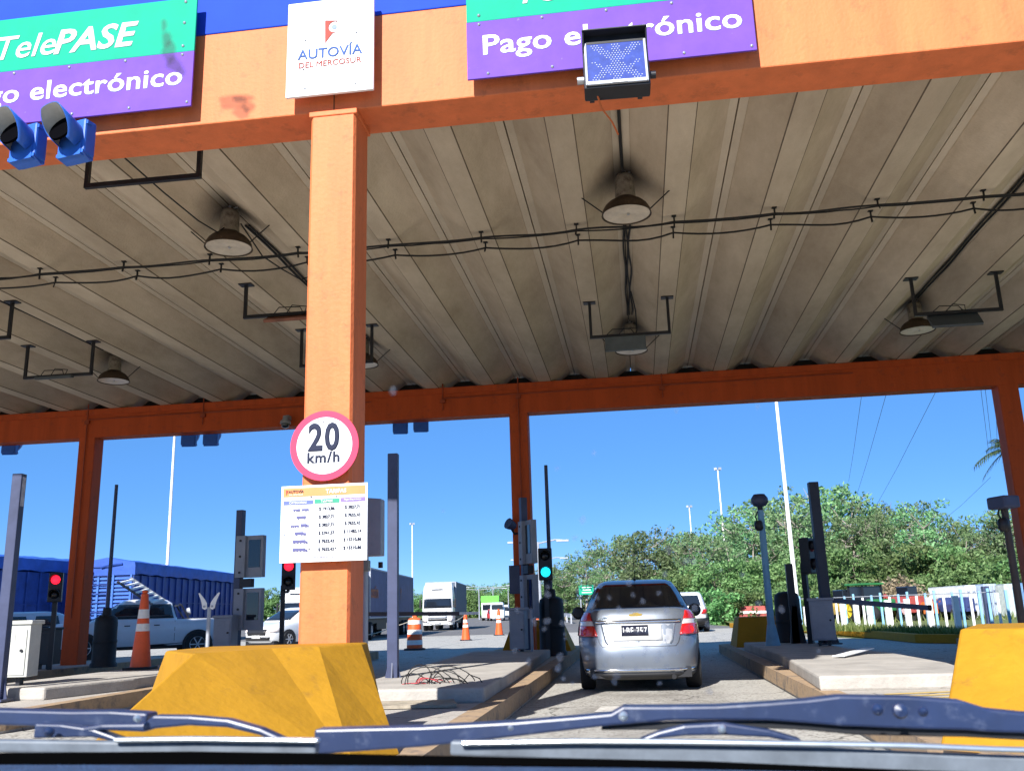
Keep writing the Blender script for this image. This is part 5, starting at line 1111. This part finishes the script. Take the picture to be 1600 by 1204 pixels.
container('grey-blue shipping container with lock rods between the white and pale ones', 1536, 1566, 912, 975, 45.5, mat('container_blue', (.36, .44, .56), .5, .15, 3), True, rz=R(3))
container('pale corrugated container beside the right camera post', 1568, 1594, 912, 978, 44.5, mat('container_pale', (.40, .44, .42), .5, .15, 3), False)
container('light blue container at the right photo edge', 1597, 1645, 910, 980, 44, mat('container_sky', (.20, .36, .60), .5, .15, 3), False)
# tractor and machinery seen through the fence
q = P(1356, 965, 43); t = thing('tractor', 'green tractor with glazed cab behind the fence', 'tractor', (q.x, 43, .15), R(25))
M_TG = mat('tractor_green', (.03, .16, .05), .4, .1)
MB().box((0, 0, 1.62), (1.15, 1.2, .08), bev=.02).build('cab_roof', M_TG, t)
for i in (-1, 1):
    for j in (-1, 1): MB().bar((i*.5, j*.5, .85), (i*.48, j*.48, 1.6), .06, .06).build('cab_post', M_BLACK, t)
MB().box((0, 0, 1.2), (.95, .95, .66)).build('cab_glass', M_GLASSC, t); MB().box((0, -.9, .72), (.7, 1.2, .5), bev=.06).build('bonnet', M_TG, t)
for s in (-1, 1): wheel(t, s*.62, .3, .52, .34, mat('tractor_rim', (.5, .38, .03), .5, .1)); wheel(t, s*.55, -1.1, .34, .24, MATS['tractor_rim'])
def machine(label, name, px, py, Y, m, d, kind):
    q = P(px, py, Y); t = thing(name, label, 'machine', (q.x, Y, .15), R(15)); w, l, h = d
    MB().prism([(-w/2, -l/2, .35), (w/2, -l/2, .35), (w/2, -l/2, h), (-w*.2, -l/2, h), (-w/2, -l/2, h*.7)], (0, l, 0)).build('body', m, t, bevel=.03)
    if kind == 'skip':
        r = MB(); [r.box((-w/2+w*k/5, -l/2-.02, h*.65), (.06, .05, h*.55)) for k in range(6)]; r.build('rib', m, t)
    else:
        MB().box((w*.1, 0, h+.2), (w*.45, l*.6, .45), bev=.04).build('cab', M_GLASSC, t); MB().bar((-w/2, 0, h*.6), (-w, 0, h*1.1), .12, .14).bar((-w, 0, h*1.1), (-w*1.3, 0, .4), .10, .12).build('boom', m, t)
    for s in (-1, 1):
        for x in (-.3, .3): MB().lathe([(.28, -.1), (.28, .1), (.12, .12), (0, .1)], (x*w, s*l*.45, .28), (0, 1, 0), 18).build('wheel', M_TYRE, t, smooth=40)
M_MR = mat('machine_red', (.30, .055, .045), .6, .2); M_MY = mat('machine_yellow', (.42, .28, .06), .6, .2); M_MB = mat('skip_blue', (.035, .05, .15), .6, .2)
machine('yellow machine with a boom behind the dark boom arm', 'yellow_loader', 1316, 960, 44, M_MY, (1.0, 1.6, 1.0), 'm')
machine('white and pink crate-like implement left of the red machine', 'farm_implement', 1392, 962, 43, mat('faded_pink', (.5, .30, .30), .6, .2), (.9, 1.2, .8), 'skip')
machine('red machine behind the fence in front of the dry bush', 'red_harvester', 1418, 960, 43.5, M_MR, (1.0, 1.6, 1.05), 'm')
machine('orange implement between red machine and rusty frame', 'orange_implement', 1444, 962, 43, mat('machine_orange', (.5, .14, .03), .5, .15), (.6, 1.1, .8), 'skip')
machine('rusty red rack left of the blue skip', 'rusty_rack', 1470, 960, 43.5, mat('rusty_rack', (.26, .08, .06), .7, .25), (.7, 1.2, .9), 'skip')
machine('dark blue skip in front of the white container', 'blue_skip', 1492, 962, 42.5, M_MB, (.9, 1.5, .95), 'skip')
machine('second red machine by the grey cabinet', 'red_loader', 1338, 962, 45, M_MR, (.7, 1.2, .8), 'm')
q = P(1180, 962, 60)
for px, lb in ((1166, 'red and white plastic road barrier above the shaded block, left one'), (1188, 'red and white plastic road barrier above the shaded block, right one')):
    q = P(px, 962, 56); t = thing('road_barrier', lb, 'road barrier', (q.x, 56, .17), 0, 'plastic road barriers')
    MB().prism([(-.4, -.2, 0), (.4, -.2, 0), (.4, -.08, .8), (-.4, -.08, .8)], (0, .3, 0)).build('body', M_MR, t, bevel=.03); MB().box((0, -.16, .45), (.8, .06, .14), 0, R(-8)).build('band', M_REFL, t)

# ---------------------------------------------------------------- vegetation
def leaf_mat(name, c1, c2):
    m = bpy.data.materials.new(name); m.use_nodes = True; n, l = m.node_tree.nodes, m.node_tree.links; b = n['Principled BSDF']; b.inputs['Roughness'].default_value = .55; b.inputs['Specular IOR Level'].default_value = .3
    g = n.new('ShaderNodeNewGeometry'); oi = n.new('ShaderNodeObjectInfo')
    cr = n.new('ShaderNodeMix'); cr.data_type = 'RGBA'; cr.inputs[6].default_value = (*c1, 1); cr.inputs[7].default_value = (*c2, 1); l.new(g.outputs['Random Per Island'], cr.inputs[0])
    h = n.new('ShaderNodeHueSaturation'); l.new(cr.outputs[2], h.inputs['Color'])
    r1 = n.new('ShaderNodeMapRange'); r1.inputs[3].default_value = .455; r1.inputs[4].default_value = .53; l.new(oi.outputs['Random'], r1.inputs[0]); l.new(r1.outputs[0], h.inputs['Hue'])
    r2 = n.new('ShaderNodeMapRange'); r2.inputs[3].default_value = .55; r2.inputs[4].default_value = 1.4; l.new(oi.outputs['Random'], r2.inputs[0]); l.new(r2.outputs[0], h.inputs['Value'])
    l.new(h.outputs[0], b.inputs['Base Color'])
    tr = n.new('ShaderNodeBsdfTranslucent'); l.new(h.outputs[0], tr.inputs['Color']); ms = n.new('ShaderNodeMixShader'); ms.inputs[0].default_value = .38
    l.new(b.outputs[0], ms.inputs[1]); l.new(tr.outputs[0], ms.inputs[2]); l.new(ms.outputs[0], n['Material Output'].inputs[0]); return m
L_EUC = leaf_mat('eucalyptus_leaves', (.09, .18, .07), (.26, .40, .18)); L_BRI = leaf_mat('bright_leaves', (.075, .17, .05), (.24, .40, .15)); L_DRY = leaf_mat('dry_twigs', (.22, .16, .10), (.38, .29, .20)); L_PAL = leaf_mat('palm_leaves', (.04, .075, .03), (.11, .15, .06))
M_BARK = mat('pale_bark', (.27, .24, .20), .9, .35, 3); M_BARKD = mat('dark_bark', (.09, .075, .06), .9, .3, 3)
def leaves(b, c, rx, rz, n, s, rd, flat=.6):
    for _ in range(n):
        while True:
            p = Vector((rd.uniform(-1, 1), rd.uniform(-1, 1), rd.uniform(-1, 1)))
            if .15 < p.length < 1: break
        p = p.normalized()*(p.length**.55); o = c+Vector((p.x*rx, p.y*rx, p.z*rz))
        nn = (Vector((rd.gauss(0, 1), rd.gauss(0, 1), rd.gauss(0, 1)+flat))+p*.7).normalized(); u = nn.orthogonal().normalized(); w = nn.cross(u); a = rd.uniform(0, 6.28); u, w = u*math.cos(a)+w*math.sin(a), w*math.cos(a)-u*math.sin(a)
        l_ = s*rd.uniform(.6, 1.4); k = l_*rd.uniform(.35, .6); i = len(b.v)
        b.v += [o-u*l_, o+w*k, o+u*l_, o-w*k]; b.f.append([i, i+1, i+2, i+3])
def tree_proto(name, seed, H, W, nb, nl, lm, bm, s=.20, low=.35, cl=(.5, 1.35)):
    rd = random.Random(seed); t = thing(name, 'x', 'tree', (0, 0, 0)); k = MB(); cr = MB()
    lean = Vector((rd.uniform(-.06, .06), rd.uniform(-.06, .06), 1)); trunk = [lean*H*u+Vector((rd.uniform(-.12, .12), rd.uniform(-.12, .12), 0))*u*2 for u in (0, .15, .3, .45, .6, .78)]; trunk[0] = Vector((0, 0, -.3))
    r0 = H*.026; k.tube(trunk, [r0, r0*.85, r0*.7, r0*.55, r0*.4, r0*.2], 7)
    for i in range(nb):
        u = low+(.95-low)*(i+rd.random()*.6)/nb; base = trunk[min(5, int(u/.78*5))] if u < .78 else trunk[5]
        az_ = i*2.4+rd.uniform(-.5, .5); shape = math.sin(math.pi*min(1, max(.12, (u-low*.6)/(1.12-low*.6))))**.7; out = W*shape*rd.uniform(.65, 1.1)
        tip = Vector((math.cos(az_)*out, math.sin(az_)*out, H*u+rd.uniform(.0, .12)*H)); mid = base.lerp(tip, .5)+Vector((0, 0, -.04*H*rd.random()))
        k.tube([base, mid, tip], [r0*.30, r0*.18, r0*.05], 5)
        for j in range(rd.randint(3, 5)):
            c = base.lerp(tip, rd.uniform(.55, 1.05))+Vector((rd.gauss(0, 1), rd.gauss(0, 1), rd.gauss(0, .7)))*W*.2
            if j: k.tube([mid.lerp(tip, .4), c], [r0*.12, r0*.03], 4)
            rr = rd.uniform(*cl)*W/4.2; leaves(cr, c, rr, rr*rd.uniform(.55, .8), int(nl*rr*rr/1.2), s, rd)
    k.build('trunk', bm, t, smooth=60); cr.build('crown', lm, t, fixn=False); return t
protos = [tree_proto('eucalyptus_tree', 11, 12, 3.6, 18, 62, L_EUC, M_BARK), tree_proto('eucalyptus_tree', 12, 13, 3.4, 22, 85, L_EUC, M_BARK, low=.28), tree_proto('eucalyptus_tree', 13, 11, 4.2, 22, 75, L_EUC, M_BARK, low=.22), tree_proto('eucalyptus_tree', 17, 14, 2.8, 17, 55, L_EUC, M_BARK, low=.45)]
broad = [tree_proto('leafy_tree', 21, 7, 3.4, 22, 120, L_BRI, M_BARKD, low=.12), tree_proto('leafy_tree', 22, 6, 3.6, 24, 120, L_BRI, M_BARKD, low=.10)]
bush0 = tree_proto('leafy_bush', 31, 3.0, 2.3, 20, 150, L_BRI, M_BARKD, s=.17, low=.02)
used = set()
HT = {p.name: max(v.co.z for c in p.children if c.name.startswith('crown') for v in c.data.vertices)-.25 for p in protos+broad+[bush0]}
def plant(pr, px, Y, H, label, group, rd, pyb=None):
    x = P(px, 940, Y).x; h0 = HT[pr.name]
    o = pr if pr.name not in used else copy_tree(pr); used.add(pr.name)
    o.location = (x, Y, 0); o.rotation_euler = (0, 0, rd.uniform(0, 6.28)); k = H/h0; o.scale = (k*rd.uniform(.9, 1.15), k*rd.uniform(.9, 1.15), k); o['label'] = label; o['group'] = group
    return o
rd = random.Random(5)
sky_line = [(862, 905), (885, 872), (915, 858), (935, 835), (960, 832), (985, 832), (1010, 824), (1035, 816), (1060, 830), (1085, 828), (1105, 822), (1135, 806), (1160, 792), (1185, 785), (1210, 772), (1240, 775), (1262, 778), (1295, 752), (1322, 752), (1345, 775), (1372, 778), (1398, 782), (1425, 783), (1450, 805), (1475, 822), (1500, 815), (1525, 825), (1550, 805), (1580, 795), (1605, 792), (1640, 790), (1690, 780)]
for i, (px, py) in enumerate(sky_line):
    Y = 88+10*math.sin(i*1.9)+(25 if px < 1000 else 0)+(-14 if px > 1480 else 0); H = P(px, py+4, Y).z
    plant(protos[i % 4], px, Y, max(3, H), 'tall grey-green eucalyptus with airy crown on the wooded rise behind the yard', 'eucalyptus trees on the wooded rise', rd)
for i in range(20):
    px = 880+i*38+rd.uniform(-10, 10); Y = 74+rd.uniform(-5, 6)+(24 if px < 1010 else 0)-(6 if px > 1450 else 0)
    plant(protos[(i+2) % 4], px, Y, rd.uniform(5.5, 8.0), 'shorter eucalyptus filling the lower slope below the tall crowns', 'shorter eucalyptus trees on the lower slope', rd)
for i in range(17):
    px = 1050+i*36+rd.uniform(-12, 12); Y = 64+rd.uniform(-4, 4)-(4 if px > 1450 else 0)
    plant(broad[i % 2], px, Y, rd.uniform(3.2, 4.6), 'bright green leafy tree at the foot of the eucalyptus wood', 'bright green trees along the wood edge', rd)
for i in range(13):
    px = 1110+i*42+rd.uniform(-10, 10); Y = 57+rd.uniform(-2.5, 2.5)
    plant(bush0, px, Y, rd.uniform(1.8, 2.6), 'rounded green bush along the bottom of the wood', 'green bushes at the wood edge', rd)
for i, (px, py) in enumerate([(640, 928), (656, 924), (672, 920), (690, 914), (706, 912), (722, 914), (738, 911), (754, 917), (770, 912), (786, 915), (802, 911), (826, 917), (843, 900), (858, 888), (874, 905)]):
    Y = 240 if px < 830 else 120
    plant(protos[(i+1) % 4], px, Y+8*math.sin(i*2.3), max(4, P(px, py-1, Y).z), 'distant eucalyptus in the dark tree line beyond the white truck' if px < 830 else 'eucalyptus showing between green signal and silver car', 'distant trees beyond the road' if px < 830 else 'trees between the green signal and the silver car', rd)
for i in range(12):
    px = 630+i*22+rd.uniform(-6, 6)
    plant(broad[i % 2], px, 205+rd.uniform(-8, 8) if px < 840 else 105, rd.uniform(5, 7.5) if px < 840 else 4.0, 'low leafy tree on the far bank beyond the road', 'low trees on the far bank', rd)
for i, px in enumerate((380, 396, 412, 428, 600, 616)):
    plant(broad[i % 2], px, 190, 5.5+i % 3, 'far low tree in the gap between tarped trailer and orange pillar', 'far low trees behind the white hatchback', rd)
# dry bush
rd = random.Random(9); q = P(1405, 950, 50); t = thing('dry_bush', 'leafless grey-brown bush behind the red machine', 'bush', (q.x, 50, 0)); b = MB(); tw = MB()
for i in range(46):
    az_, e2 = rd.uniform(0, 6.28), rd.uniform(.35, 1.5); L_ = rd.uniform(1.2, 1.9); v = Vector((math.cos(az_)*math.cos(e2)*L_*.95, math.sin(az_)*math.cos(e2)*.8*L_, .3+math.sin(e2)*L_))
    tw.tube([Vector((rd.uniform(-.4, .4), 0, 0)), v*.55+Vector((rd.gauss(0, .1), 0, .1)), v], [.03, .018, .006], 4); leaves(b, v*.9, .45, .4, 26, .11, rd)
tw.build('stem', mat('dry_bark', (.28, .22, .17), .9, .2), t); b.build('twigs', L_DRY, t, fixn=False)
# palm behind the right rear pillar
q = P(1577, 702, 46); t = thing('palm_tree', 'palm with drooping fronds behind the right orange rear pillar', 'palm tree', (q.x, 46, 0)); h = q.z; rd = random.Random(3)
MB().tube([(0.3, 0, -.2), (.2, 0, h*.5), (0, 0, h)], [.2, .16, .13], 10).build('trunk', M_BARKD, t, smooth=60)
for i in range(22):
    az_ = i*2.4; e2 = rd.uniform(-.5, 1.1); L_ = rd.uniform(1.3, 1.8); d0 = Vector((math.cos(az_)*math.cos(e2), math.sin(az_)*math.cos(e2), math.sin(e2)))
    pts = [Vector((0, 0, h))+d0*L_*u+Vector((0, 0, -1.0*u*u*L_*.55)) for u in [k/8 for k in range(9)]]; b = MB().tube(pts, [.03-.0028*k for k in range(9)], 4)
    for k in range(1, 9):
        for s in (-1, 1):
            for sub in (0, .5):
                p = pts[k].lerp(pts[k-1], sub); a = (pts[k]-pts[k-1]).normalized(); sd_ = a.cross(Z3).normalized()*s; tip = p+(sd_*.75+a*.55+Vector((0, 0, -.35+rd.uniform(-.2, .2)))).normalized()*.55*(1-.4*abs(k/8-.4)); w = a*.035
                j = len(b.v); b.v += [p-w, p+w, tip]; b.f.append([j, j+1, j+2])
    b.build('frond', L_PAL, t, fixn=False)
# rough grass on the verge: one mass
rd = random.Random(8); b = MB()
for _ in range(5200):
    px = rd.uniform(1205, 1600); Yk = rd.uniform(0, 1)**1.5
    base = G(px, 985.5+(max(0, px-1320))*.045-5*Yk, .17); hh = rd.uniform(.08, .26); a = rd.uniform(0, 6.28); u = Vector((math.cos(a), math.sin(a), 0))*.02; ln = Vector((rd.gauss(0, .06), rd.gauss(0, .06), 0))
    i = len(b.v); b.v += [base-u, base+u, base+ln+Z3*hh]; b.f.append([i, i+1, i+2])
for _ in range(2500):
    x, y = rd.uniform(6, 22), rd.uniform(40, 56); hh = rd.uniform(.1, .4); a = rd.uniform(0, 6.28); u = Vector((math.cos(a), math.sin(a), 0))*.03; base = Vector((x, y, .17))
    i = len(b.v); b.v += [base-u, base+u, base+Vector((rd.gauss(0, .1), rd.gauss(0, .1), hh))]; b.f.append([i, i+1, i+2])
o = b.build('grass', leaf_mat('verge_grass', (.07, .12, .02), (.22, .24, .08)), fixn=False); tag(o, 'rough grass on the verge below the fence', 'grass', kind='stuff')
# low grassy bank far left of the road
bk = MB(); N = 24
for i in range(N+1):
    x = -75+110*i/N; hgt = 2.0+1.6*math.sin(i*.5)+.6*math.sin(i*1.7)
    bk.v += [Vector((x, 196, -.1)), Vector((x, 208, max(.4, hgt*.6))), Vector((x, 235, max(.6, hgt))), Vector((x, 260, -.1))]
for i in range(N):
    for j in range(3): bk.f.append([4*i+j, 4*i+j+1, 4*i+4+j+1, 4*i+4+j])
tag(bk.build('hill', M_GRASS, smooth=60), kind='structure')
# ---------------------------------------------------------------- our own car: cowl, wipers, dashboard edge
M_COWL = mat('cowl_plastic', (.035, .05, .10), .42, .25, 30, bump=.3, bscale=220, spec=.5); M_WIP = mat('wiper_paint', (.012, .024, .07), .4, .2, 20, spec=.6, dirt=((.09, .11, .17), 60, .55, .5)); M_WRUB = mat('wiper_rubber', (.12, .14, .165), .5, .25, 30); M_DASH = mat('dashboard', (.025, .055, .115), .6, .3, 60, bump=.4, bscale=300)
M_SPINE = mat('wiper_spine', (.50, .55, .58), .28, .15, 40, metal=.7)
Yg = .84
def pts_at(L, Y): return [P(x, y, Y) for x, y in L]
def ribbon(pts, wid, thick, name, m, parent):   # bar sweeping through points, tall in z
    b = MB()
    for i, p in enumerate(pts):
        a = (pts[min(i+1, len(pts)-1)]-pts[max(i-1, 0)]).normalized(); n_ = Vector((-a.z, 0, a.x)); n_ = n_ if n_.z > 0 else -n_
        h = wid[i] if isinstance(wid, list) else wid; y = Vector((0, thick/2, 0)); b.v += [p-y-n_*h/2, p-y+n_*h/2, p+y+n_*h/2, p+y-n_*h/2]
        if i:
            o = 4*(i-1)
            for k in range(4): b.f.append([o+k, o+(k+1) % 4, o+4+(k+1) % 4, o+4+k])
    b.f += [[0, 1, 2, 3], [len(b.v)-1-k for k in range(4)]]
    return b.build(name, m, parent, world=True, bevel=.0022)
px = 1/F_PX*Yg*1.0
def wiper(label, blade, spine, arm, bridge, parts):
    c = P(*blade[len(blade)//2], Yg); t = thing('wiper', label, 'wiper', tuple(c), 0, 'windscreen wipers of the car we sit in')
    ribbon(pts_at(blade, Yg-.01), [w*px for w in parts['blade_w']], .012, 'rubber_blade', M_WRUB, t)
    ribbon(pts_at(spine, Yg-.018), 7*px, .010, 'spine', M_SPINE, t)
    ribbon(pts_at(arm, Yg+.03), [w*px for w in parts['arm_w']], .022, 'arm', M_WIP, t)
    for br in bridge: ribbon(pts_at(br[0], Yg+.005), [w*px for w in br[1]], .014, 'bridge', M_WIP, t)
    for (x, y, r) in parts['bolts']:
        q = P(x, y, Yg-.012); MB().lathe([(r*px, 0), (r*px*.8, .004), (0, .006)], q, (0, -1, .2), 16).build('pivot', M_SPINE if r < 8 and x < 1300 else M_WIP, t, world=True, smooth=50)
    return t
wiper('windscreen wiper on the left, ending at mid picture', [(-120, 1164), (0, 1164), (200, 1167), (400, 1168), (497, 1168)], [(180, 1155), (300, 1153.5), (420, 1155), (500, 1156)],
      [(-120, 1116), (0, 1118), (120, 1121), (180, 1121), (238, 1123)], [([(120, 1142), (165, 1134), (230, 1135), (245, 1126), (300, 1124), (360, 1128), (410, 1141), (447, 1157)], [10, 9, 12, 20, 14, 12, 10, 8]), ([(60, 1140), (100, 1140), (150, 1143), (193, 1155)], [22, 20, 12, 6])],
      {'blade_w': [16, 18, 19, 19, 17], 'arm_w': [24, 24, 24, 25, 22], 'bolts': [(78, 1143, 8), (216, 1122, 6)]})
wiper('windscreen wiper on the right with moulded cover, running out of the photo', [(705, 1167), (900, 1172), (1100, 1177), (1300, 1184), (1480, 1192), (1720, 1200)], [(720, 1160), (900, 1157), (1060, 1158), (1250, 1161), (1420, 1164), (1560, 1170), (1720, 1174)],
      [(497, 1156), (580, 1152), (664, 1148), (740, 1142), (810, 1136), (900, 1127), (957, 1121), (976, 1115), (1040, 1112), (1120, 1111), (1200, 1109), (1260, 1109), (1310, 1108), (1420, 1111), (1500, 1115), (1540, 1123), (1600, 1127), (1720, 1132)],
      [([(1000, 1156), (1030, 1146), (1070, 1139), (1130, 1137), (1200, 1144), (1250, 1156)], [6, 9, 14, 16, 10, 6])],
      {'blade_w': [20, 24, 26, 27, 26, 26], 'arm_w': [37, 33, 29, 25, 21, 18, 17, 26, 20, 20, 25, 33, 42, 44, 40, 31, 27, 27], 'bolts': [(974, 1118, 7), (798, 1136, 4), (1128, 1138, 6), (1406, 1110, 11), (1371, 1108, 8), (1442, 1111, 7)]})
w2 = [o for o in col.objects if o.name.startswith('wiper') and o.type == 'EMPTY'][-1]
ribbon(pts_at([(940, 1136), (1000, 1133), (1100, 1131), (1200, 1130), (1260, 1133), (1330, 1139), (1400, 1140), (1500, 1142), (1600, 1147), (1720, 1152)], Yg+.035), [3*px, 8*px, 9*px, 9*px, 9*px, 10*px, 11*px, 11*px, 11*px, 11*px], .02, 'arm_shade', M_RUBBER, w2)  # black strip added below the arm to stand in for its shade
# dashboard top and the dark lower screen edge
t = thing('dashboard', 'dark dashboard edge below the windscreen of the car we sit in', 'dashboard', (-.1, .62, .8))
a, b_ = P(-60, 1186, .80), P(1660, 1204, .80)
def slab(nm, m, L0, L1, Ya, Yb):
    n = len(L0); b = MB(); b.v = pts_at(L0, Ya)+pts_at(L1, Yb)+[v-Z3*.03 for v in pts_at(L0, Ya)]+[v-Z3*.03 for v in pts_at(L1, Yb)]
    for i in range(n-1): b.f += [[i, i+1, n+i+1, n+i], [2*n+i, 3*n+i, 3*n+i+1, 2*n+i+1], [i, 2*n+i, 2*n+i+1, i+1], [n+i, n+i+1, 3*n+i+1, 3*n+i]]
    b.f += [[0, n, 3*n, 2*n], [n-1, 3*n-1, 4*n-1, 2*n-1]]
    return b.build(nm, m, t, world=True)
slab('screen_edge', mat('screen_frit', (.002, .002, .002), .9, 0, spec=.0), [(-120, 1176), (300, 1173), (520, 1176), (700, 1180), (1100, 1188), (1400, 1201), (1720, 1212)], [(-120, 1206), (300, 1206), (520, 1206), (700, 1206), (1100, 1215), (1400, 1225), (1720, 1235)], .80, .74)
slab('top_pad', M_DASH, [(-120, 1194), (300, 1194), (520, 1195), (700, 1196), (1000, 1199), (1400, 1208), (1720, 1214)], [(-120, 1300), (300, 1300), (520, 1300), (700, 1300), (1000, 1300), (1400, 1300), (1720, 1300)], .735, .55)

# windscreen of our car: clear glass with dust spots and two smears on it
t = thing('windscreen', 'clear windscreen of our car with dust spots and dried smears', 'windscreen', (0, .64, 1.05))
def on_glass(x, y, lift=0.0):
    d = ray(x, y); k = (.80-1.2*(CAM_H-.92))/(d.y+1.2*d.z); return Vector((0, 0, CAM_H))+d*(k-lift)
mg = bpy.data.materials.new('clear_glass'); mg.use_nodes = True; n_ = mg.node_tree.nodes; tr_ = n_.new('ShaderNodeBsdfTransparent'); tr_.inputs[0].default_value = (.985, .99, 1, 1); mg.node_tree.links.new(tr_.outputs[0], n_['Material Output'].inputs[0])
b = MB(); b.add([(-.68, .80-1.2*(.90-.92), .90), (.68, .80-1.2*(.90-.92), .90), (.60, .80-1.2*(1.36-.92), 1.36), (-.60, .80-1.2*(1.36-.92), 1.36)], [(0, 1, 2, 3)]); b.build('glass', mg, t, world=True)
def veil(name, c, a):
    m = mat(name, c, .9, .3, 40, spec=.05); n_, l_ = m.node_tree.nodes, m.node_tree.links; ms = n_.new('ShaderNodeMixShader'); tb_ = n_.new('ShaderNodeBsdfTransparent'); ms.inputs[0].default_value = a
    l_.new(tb_.outputs[0], ms.inputs[1]); l_.new(n_['Principled BSDF'].outputs[0], ms.inputs[2]); l_.new(ms.outputs[0], n_['Material Output'].inputs[0]); return m
rd = random.Random(12); b = MB()
def spot(b, x, y, rx, ry, n=14, lift=.004):
    i = len(b.v); ph = rd.uniform(0, 6.28)
    b.v += [on_glass(x+rx*math.cos(6.283*k/n)*(1+.2*math.sin(3*6.283*k/n+ph)), y+ry*math.sin(6.283*k/n)*(1+.2*math.sin(2*6.283*k/n+ph)), lift) for k in range(n)]; b.f.append(list(range(i, i+n)))
for _ in range(120):
    x, y = (rd.gauss(985, 95), rd.gauss(985, 62)) if rd.random() < .93 else (rd.uniform(560, 1500), rd.uniform(400, 1060)); r = rd.uniform(1.5, 6)
    if y < 1080: spot(b, x, y, r, r*rd.uniform(.8, 1.3), lift=.003+.0002*_/10)
b.build('dust_spots', veil('dust_film', (.55, .60, .72), .24), t, world=True, fixn=False).name = 'dust'
sm_ = veil('smear_film', (.20, .17, .17), .5)
for pts in ([(256, 40, 4, 12), (260, 62, 7, 14), (265, 82, 11, 16), (271, 100, 12, 12), (283, 112, 7, 6)], [(378, 154, 17, 7), (388, 168, 10, 9), (362, 160, 22, 13), (378, 176, 14, 9)]):
    b = MB()
    for k, (x, y, rx, ry) in enumerate(pts): spot(b, x, y, rx, ry, lift=.005+.0005*k)
    b.build('smear', sm_, t, world=True, fixn=False)
